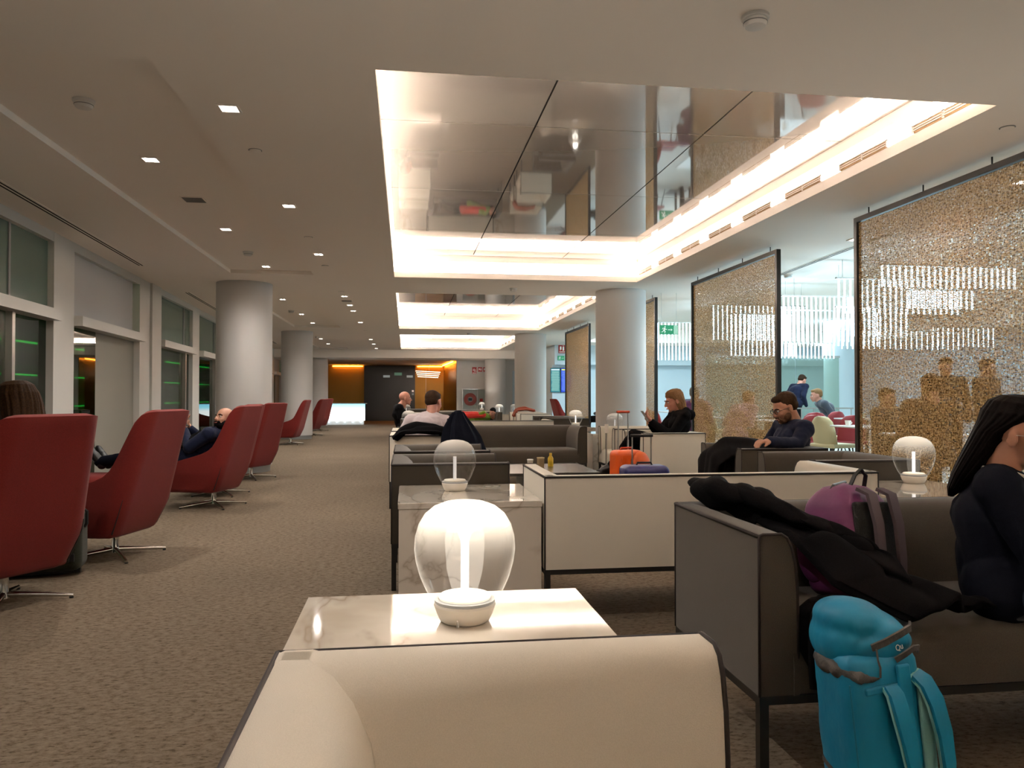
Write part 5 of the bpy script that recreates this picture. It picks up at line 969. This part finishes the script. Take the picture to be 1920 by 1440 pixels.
guest('person sitting beyond the laptop behind the nearest bead screen', 5.62, 8.35, R(200), 'brownknit', 'hair_chestnut', None, 'skin', 1.0)

# ------------------------------------------------------------------ luggage
def trolley(name, label, loc, rz, W, D, Hh, m, hz, hm, hw=0.16, soft=False):
    t = thing(name, label, 'suitcase', loc, rz); MB().box((0, 0, 0.04 + (Hh - 0.04) / 2), (W, D, Hh - 0.04)).build('shell', m, t, bevel=0.05 if not soft else 0.035, seg=4)
    g = MB(); 
    for k in range(5): g.box((-W * 0.34 + k * W * 0.17, -D / 2 - 0.001, Hh * 0.52), (0.012, 0.008, Hh * 0.7))
    g.build('rib', m, t)
    for s in (-1, 1): MB().tube([(s * hw / 2, D * 0.3, Hh - 0.02), (s * hw / 2, D * 0.3, hz * 0.72)], 0.009, 8).build('handle_tube', M['steel'], t); MB().tube([(s * hw / 2, D * 0.3, hz * 0.7), (s * hw / 2, D * 0.3, hz)], 0.0065, 8).build('inner_tube', M['steel'], t)
    MB().box((0, D * 0.3, hz), (hw + 0.035, 0.03, 0.025)).build('grip', hm, t, bevel=0.008)
    MB().tube([(-0.07, 0, Hh - 0.005), (-0.06, 0, Hh + 0.02), (0.06, 0, Hh + 0.02), (0.07, 0, Hh - 0.005)], 0.009, 8).build('carry_handle', hm, t, smooth=60)
    MB().box((W / 2 + 0.001, 0, Hh * 0.6), (0.006, 0.02, Hh * 0.6)).build('zip', M['blk_plastic'], t)
    for sx in (-1, 1):
        for sy in (-1, 1): MB().lathe([(0.022, -0.012), (0.022, 0.012)], 14).build('wheel', M['blk_plastic'], t, loc=(sx * (W / 2 - 0.04), sy * (D / 2 - 0.03), 0.022), rot=(0, PI / 2, 0))
    return t
tr1 = trolley('suitcase', 'orange suitcase with extended handle behind the beige sofa', (2.14, 7.3, 0), 0.25, 0.30, 0.2, 0.62, M['orange'], 0.99, mat('orange_grip', 'b8421c', 0.4), 0.11)
remesh(MB().prims([('e', (0.1, -0.1, 0.48), (0.1, 0.07, 0.13)), ('e', (0.12, -0.12, 0.36), (0.08, 0.06, 0.08))]).build('front_pocket', mat('orange_soft', 'd8622a', 0.6), tr1), 0.01, 3)
trolley('suitcase', 'dark blue suitcase with extended handle behind the beige sofa', (2.05, 6.45, 0), 0.0, 0.40, 0.24, 0.55, M['blue'], 0.80, M['blk_plastic'], 0.17)
t = thing('slim_stand', 'slim silver stand with a white tag beside the long taupe sofa', 'stand', (2.47, 9.3, 0)); MB().lathe([(0.1, 0), (0.1, 0.012), (0.012, 0.02)], 20).build('base_plate', M['steel'], t); MB().lathe([(0.011, 0.012), (0.011, 0.8)], 12).build('pole', M['steel'], t, smooth=60); MB().box((0, -0.015, 0.74), (0.05, 0.008, 0.11)).build('tag_plate', M['porcelain'], t, bevel=0.003)
trolley('suitcase', 'black trolley case standing in the cafe before the grey jacket man', (6.55, 13.0, 0), 0.2, 0.35, 0.2, 0.78, M['blk_plastic'], 1.0, M['blk_plastic'], 0.14)
t = thing('suitcase', 'dark olive soft suitcase standing behind the nearest red chair', 'suitcase', (-2.37, 5.31, 0), R(8)); MB().box((0, 0, 0.225), (0.62, 0.22, 0.39)).build('shell', M['olive'], t, bevel=0.05, seg=4); MB().box((0.05, -0.115, 0.2), (0.4, 0.03, 0.22)).build('front_pocket', M['olive'], t, bevel=0.02, seg=3)
MB().box((0, -0.05, 0.03), (0.6, 0.03, 0.03)).build('skid', M['blk_plastic'], t); MB().box((0, 0.05, 0.015), (0.5, 0.08, 0.03)).build('foot_rail', M['blk_plastic'], t); MB().tube([(0.31, -0.02, 0.3), (0.325, -0.02, 0.32), (0.325, -0.02, 0.4), (0.3, -0.02, 0.42)], 0.01, 8).build('carry_handle', M['blk_plastic'], t); MB().box((0.24, -0.112, 0.12), (0.07, 0.01, 0.05)).build('tag_label', M['steel'] if 0 else M['blk_plastic'], t)

# dark coats near the pale-shirted man
t = trolley('suitcase', 'suitcase under the navy coat beside the taupe armchair', (0.50, 7.35, 0), 0.1, 0.34, 0.22, 0.55, M['blk_plastic'], 0.92, M['blk_plastic'])
hung('coat', M['navy2'], [(1.01, 0.02, 0.02, 0), (0.99, 0.05, 0.04, 0), (0.94, 0.075, 0.06, 0.0), (0.86, 0.12, 0.09, 0.01), (0.76, 0.16, 0.12, 0.03), (0.62, 0.19, 0.14, 0.05), (0.45, 0.2, 0.15, 0.06)], 'dark navy coat hung over a raised suitcase handle beside the pale shirt', 'coat', (0.50, 7.35, 0.0), k=6)
drape('jacket', M['blackc'], [((-0.08, 7.92, 0.68), (0.0, 0.05, 0), 0.0), ((0.0, 7.93, 0.77), (0, 0.1, 0), 0.05), ((0.12, 7.95, 0.80), (0, 0.12, 0), 0.08), ((0.3, 7.95, 0.79), (0, 0.11, 0), 0.08), ((0.42, 7.94, 0.75), (0, 0.08, 0), 0.05)], 'black jacket draped over the cream armchair before the pale-shirted man', 'jacket', 0.018, 2.2, 0.03)

# ------------------------------------------------------------------ bags on and before the taupe sofa
def backpack_body(W, D, Hh, pinch=0.0, top_round=0.16, lean=0.0):
    rs = []
    for k in range(26):
        u = k / 25; z = Hh * u; e = 1.0
        if u < 0.08: e = 0.86 + 0.14 * math.sin(u / 0.08 * PI / 2)
        tr = 1 - top_round
        if u > tr: e = math.sqrt(max(0.001, 1 - ((u - tr) / (1 - tr)) ** 2.3)) * 0.97 + 0.0
        bulge = 1 + 0.05 * math.sin(u * PI) - pinch * math.exp(-((u - 0.72) / 0.035) ** 2)
        ring = []
        for j in range(40):
            a = 2 * PI * j / 40; ca, sa = math.cos(a), math.sin(a); n = 4.5
            x = math.copysign(abs(ca) ** (2 / n), ca) * W / 2 * e * bulge; y = math.copysign(abs(sa) ** (2 / n), sa) * D / 2 * e * bulge
            ring.append((x, y + lean * z, z))
        rs.append(ring)
    return MB().rings(rs)
def surf(W, D, x, z, out=0.0, lean=0.0): return (x, -D / 2 - out + lean * z, z)
# turquoise backpack: straps side faces the camera (local -Y)
bp = thing('backpack', 'large turquoise backpack with mint straps leaning on the taupe sofa', 'backpack', (1.27, 1.84, 0), R(-14)); bp.rotation_euler = (R(-3), R(-5), R(1)); bp.scale = (0.72, 0.74, 0.95); bp.location = (1.228, 1.85, 0)
W, D, Hh = 0.295, 0.25, 0.655
b = backpack_body(W, D, 0.545, 0, 0.06).build('main_compartment', M['teal'], bp, smooth=180); d_ = b.modifiers.new('folds', 'DISPLACE'); tx = bpy.data.textures.new('folds', 'CLOUDS'); tx.noise_scale = 0.1; d_.texture = tx; d_.strength = 0.014; d_.texture_coords = 'LOCAL'
lid = MB().prims([('e', (-0.03, 0.01, 0.60), (0.13, 0.125, 0.062), (0, 0.15, 0)), ('e', (-0.085, 0.02, 0.555), (0.085, 0.12, 0.075), (0, -0.3, 0)), ('e', (0.045, -0.005, 0.568), (0.112, 0.122, 0.058), (0, 0.28, 0)), ('e', (0.02, -0.06, 0.54), (0.12, 0.07, 0.05)), ('e', (0.02, 0.06, 0.54), (0.12, 0.07, 0.05)), ('e', (0.06, -0.035, 0.555), (0.095, 0.1, 0.045), (0, 0.15, 0))]); remesh(lid.build('lid', M['teal'], bp), 0.008, 8, 0.006, 0.15)
remesh(MB().prims([('e', (-0.125, 0.0, 0.49), (0.045, 0.1, 0.028), (0, 0.3, 0)), ('c', (-0.14, -0.06, 0.49), (-0.10, -0.125, 0.475), 0.024, 0.02), ('c', (-0.10, -0.125, 0.475), (-0.03, -0.128, 0.47), 0.018, 0.006)]).build('drawstring_collar', M['greynylon'], bp), 0.006, 3, 0.02, 0.05)
MB().strap([(-0.045, -0.127, 0.55), (0.0, -0.137, 0.562), (0.06, -0.136, 0.577), (0.115, -0.118, 0.585), (0.135, -0.09, 0.587)], 0.018, 0.008, (0, -0.15, 1)).build('lid_zip', M['greynylon'], bp, smooth=60)
MB().tube([(-0.035, -0.137, 0.548), (-0.037, -0.142, 0.52), (-0.03, -0.14, 0.50), (-0.034, -0.14, 0.475)], 0.0035, 6).build('zip_pull', M['greynylon'], bp)
MB().strap([(0.035, -0.133, 0.512), (0.06, -0.155, 0.53), (0.09, -0.158, 0.543), (0.115, -0.15, 0.54), (0.122, -0.13, 0.528)], 0.015, 0.006, (0, -0.3, 1)).build('haul_loop', M['greynylon'], bp, smooth=60)
def text(body, parent, size, loc, rot, m, name='lettering'):
    c = bpy.data.curves.new(name, 'FONT'); c.body = body; c.size = size; c.extrude = 0.0006; o = bpy.data.objects.new('tmp', c); COL.objects.link(o); bpy.context.view_layer.update()
    me = bpy.data.meshes.new_from_object(o.evaluated_get(bpy.context.evaluated_depsgraph_get())); COL.objects.unlink(o); me.materials.clear(); me.materials.append(m); me['nf'] = 1
    q = bpy.data.objects.new(name, me); COL.objects.link(q); q.parent = parent; q.location = loc; q.rotation_euler = rot; return q
text('Qu', bp, 0.022, (0.038, -0.139, 0.535), (R(85), R(-12), 0), M['porcelain'])
yz = -D / 2
MB().strap([(-0.150, 0.09, 0.215), (-0.156, 0.02, 0.20), (-0.156, -0.06, 0.185), (-0.150, -0.105, 0.18), (-0.125, -0.130, 0.178), (-0.075, -0.134, 0.178)], 0.016, 0.006, (0, 0, 1)).build('pocket_zip', M['greynylon'], bp, smooth=60)
MB().box((0.055, yz - 0.012, 0.28), (0.05, 0.014, 0.44)).build('back_channel', M['teal'], bp, bevel=0.006); MB().box((0.12, yz - 0.008, 0.24), (0.05, 0.016, 0.40), (0, 0.04, 0)).build('back_pad', M['mint'], bp, bevel=0.008)
MB().box((0.03, yz - 0.004, 0.445), (0.24, 0.014, 0.02), (0, -0.05, 0)).build('shoulder_yoke', M['teal'], bp, bevel=0.005)
for s, pts in ((0, [(0.002, -0.137, 0.445), (0.004, -0.16, 0.43), (0.01, -0.172, 0.38), (0.022, -0.176, 0.31), (0.035, -0.172, 0.23), (0.048, -0.16, 0.13), (0.056, -0.145, 0.03)]), (1, [(0.105, -0.13, 0.468), (0.122, -0.158, 0.45), (0.145, -0.168, 0.40), (0.160, -0.172, 0.32), (0.165, -0.168, 0.24), (0.158, -0.155, 0.15), (0.148, -0.14, 0.05)])):
    MB().strap(pts, [0.055, 0.06, 0.062, 0.058, 0.05, 0.044, 0.038], 0.014, (1, 0.25, 0)).build('shoulder_strap', M['teal'], bp, smooth=60)
    MB().strap([(p[0], p[1] + 0.011, p[2]) for p in pts], [0.062, 0.07, 0.074, 0.07, 0.062, 0.054, 0.048], 0.009, (1, 0.25, 0)).build('strap_lining', M['mint'], bp, smooth=60)
MB().box((0.062, -0.172, 0.15), (0.02, 0.006, 0.03)).build('strap_tag', mat('red_tag', 'a8402c', 0.6), bp)
MB().box((-0.160, -0.06, 0.09), (0.004, 0.085, 0.14), (0.05, 0, 0)).build('hang_tag', mat('clear_tag', '9cc4c8', 0.3, alpha=0.75), bp); MB().box((-0.163, -0.06, 0.145), (0.003, 0.03, 0.008)).build('tag_slot', M['teal'], bp); MB().box((-0.164, -0.075, 0.075), (0.005, 0.045, 0.09), (0.05, 0, 0)).build('tag_pouch', mat('tag_pouch', 'b8d4d4', 0.3, alpha=0.8), bp)
for xs_, ys_ in ((-0.137, -0.117), (0.137, -0.117)): MB().tube([(xs_, ys_, 0.02), (xs_ * 1.03, ys_ * 1.03, 0.25), (xs_ * 1.0, ys_, 0.46)], 0.003, 6).build('piping', mat('teal_dark', '066480', 0.6), bp)
MB().tube([(0.165, -0.13, 0.06), (0.18, -0.12, 0.1), (0.185, -0.13, 0.02)], 0.005, 6).build('side_cord', M['blk_plastic'], bp)

# purple backpack on the seat
pb = thing('backpack', 'purple and grey backpack standing on the taupe sofa', 'backpack', (1.58, 2.56, 0.452), 0); pb.rotation_euler = (R(-8), R(4), R(22)); pb.location = (1.565, 2.53, 0.455)
W2, D2 = 0.27, 0.2
b = backpack_body(W2, D2, 0.385, 0, 0.3).build('main_compartment', M['purple'], pb, smooth=180); d_ = b.modifiers.new('folds', 'DISPLACE'); d_.texture = tx; d_.strength = 0.012; d_.texture_coords = 'LOCAL'
MB().box((0.01, -D2 / 2 - 0.002, 0.17), (0.22, 0.02, 0.29)).build('back_panel', mat('back_mesh', '1c1b18', 0.85, bump=(300, 0.5)), pb, bevel=0.012, seg=3)
for x0 in (-0.035, 0.075): MB().strap([(x0, -0.085, 0.36), (x0 + 0.005, -0.125, 0.34), (x0 + 0.01, -0.14, 0.24), (x0 + 0.02, -0.135, 0.12), (x0 + 0.035, -0.12, 0.02)], [0.05, 0.055, 0.052, 0.045, 0.03], 0.012, (1, 0.1, 0)).build('shoulder_strap', mat('grey_strap', '4a3d42', 0.8), pb, smooth=60)
MB().strap([(-0.01, -0.03, 0.372), (0.0, -0.045, 0.41), (0.03, -0.05, 0.432), (0.062, -0.045, 0.41), (0.066, -0.03, 0.365)], 0.014, 0.005, (0, 1, 0.1)).build('haul_loop', M['blk_plastic'], pb, smooth=60)
MB().tube([(-0.138, 0.0, 0.06), (-0.14, -0.0, 0.22), (-0.115, 0.0, 0.32), (-0.06, 0.0, 0.375), (0.02, 0.01, 0.388)], 0.006, 6).build('main_zip', M['blk_plastic'], pb)
remesh(MB().prims([('e', (-0.12, 0.05, 0.14), (0.05, 0.07, 0.11))]).build('front_pocket', M['purple'], pb), 0.008, 2); MB().strap([(0.11, -0.11, 0.03), (0.16, -0.12, 0.01), (0.24, -0.15, 0.006), (0.30, -0.16, 0.004)], 0.018, 0.004, (0, 1, 0.2)).build('loose_strap', M['blk_plastic'], pb, smooth=60)

# black jacket over the sofa arm
drape('jacket', M['blackc'], [((1.11, 2.80, 0.765), (-0.03, 0.05, 0.0), 0.0), ((1.17, 2.66, 0.785), (-0.09, 0.12, 0.01), 0.03), ((1.27, 2.50, 0.76), (-0.12, 0.20, 0.03), 0.06), ((1.35, 2.38, 0.69), (-0.15, 0.25, 0.05), 0.05), ((1.44, 2.30, 0.61), (-0.20, 0.10, 0.10), 0.04), ((1.53, 2.22, 0.53), (-0.22, 0.0, 0.06), 0.03), ((1.66, 2.15, 0.475), (-0.17, -0.04, 0.0), 0.0)],
      'black jacket thrown over the arm and seat of the taupe sofa', 'jacket', 0.018, 1.7, 0.028, seed=5)
hung('clothing_bundle', M['blackc'], [(0.56, 0.01, 0.01, 0), (0.55, 0.06, 0.05, 0), (0.52, 0.10, 0.07, 0.01), (0.46, 0.12, 0.08, 0.02), (0.36, 0.11, 0.05, 0.02), (0.30, 0.1, 0.035, 0.02)], 'black bundle of clothing hanging off the seat front of the taupe sofa', 'clothing', (1.24, 2.12, 0.0), k=5, amp=0.12)

fix_normals()
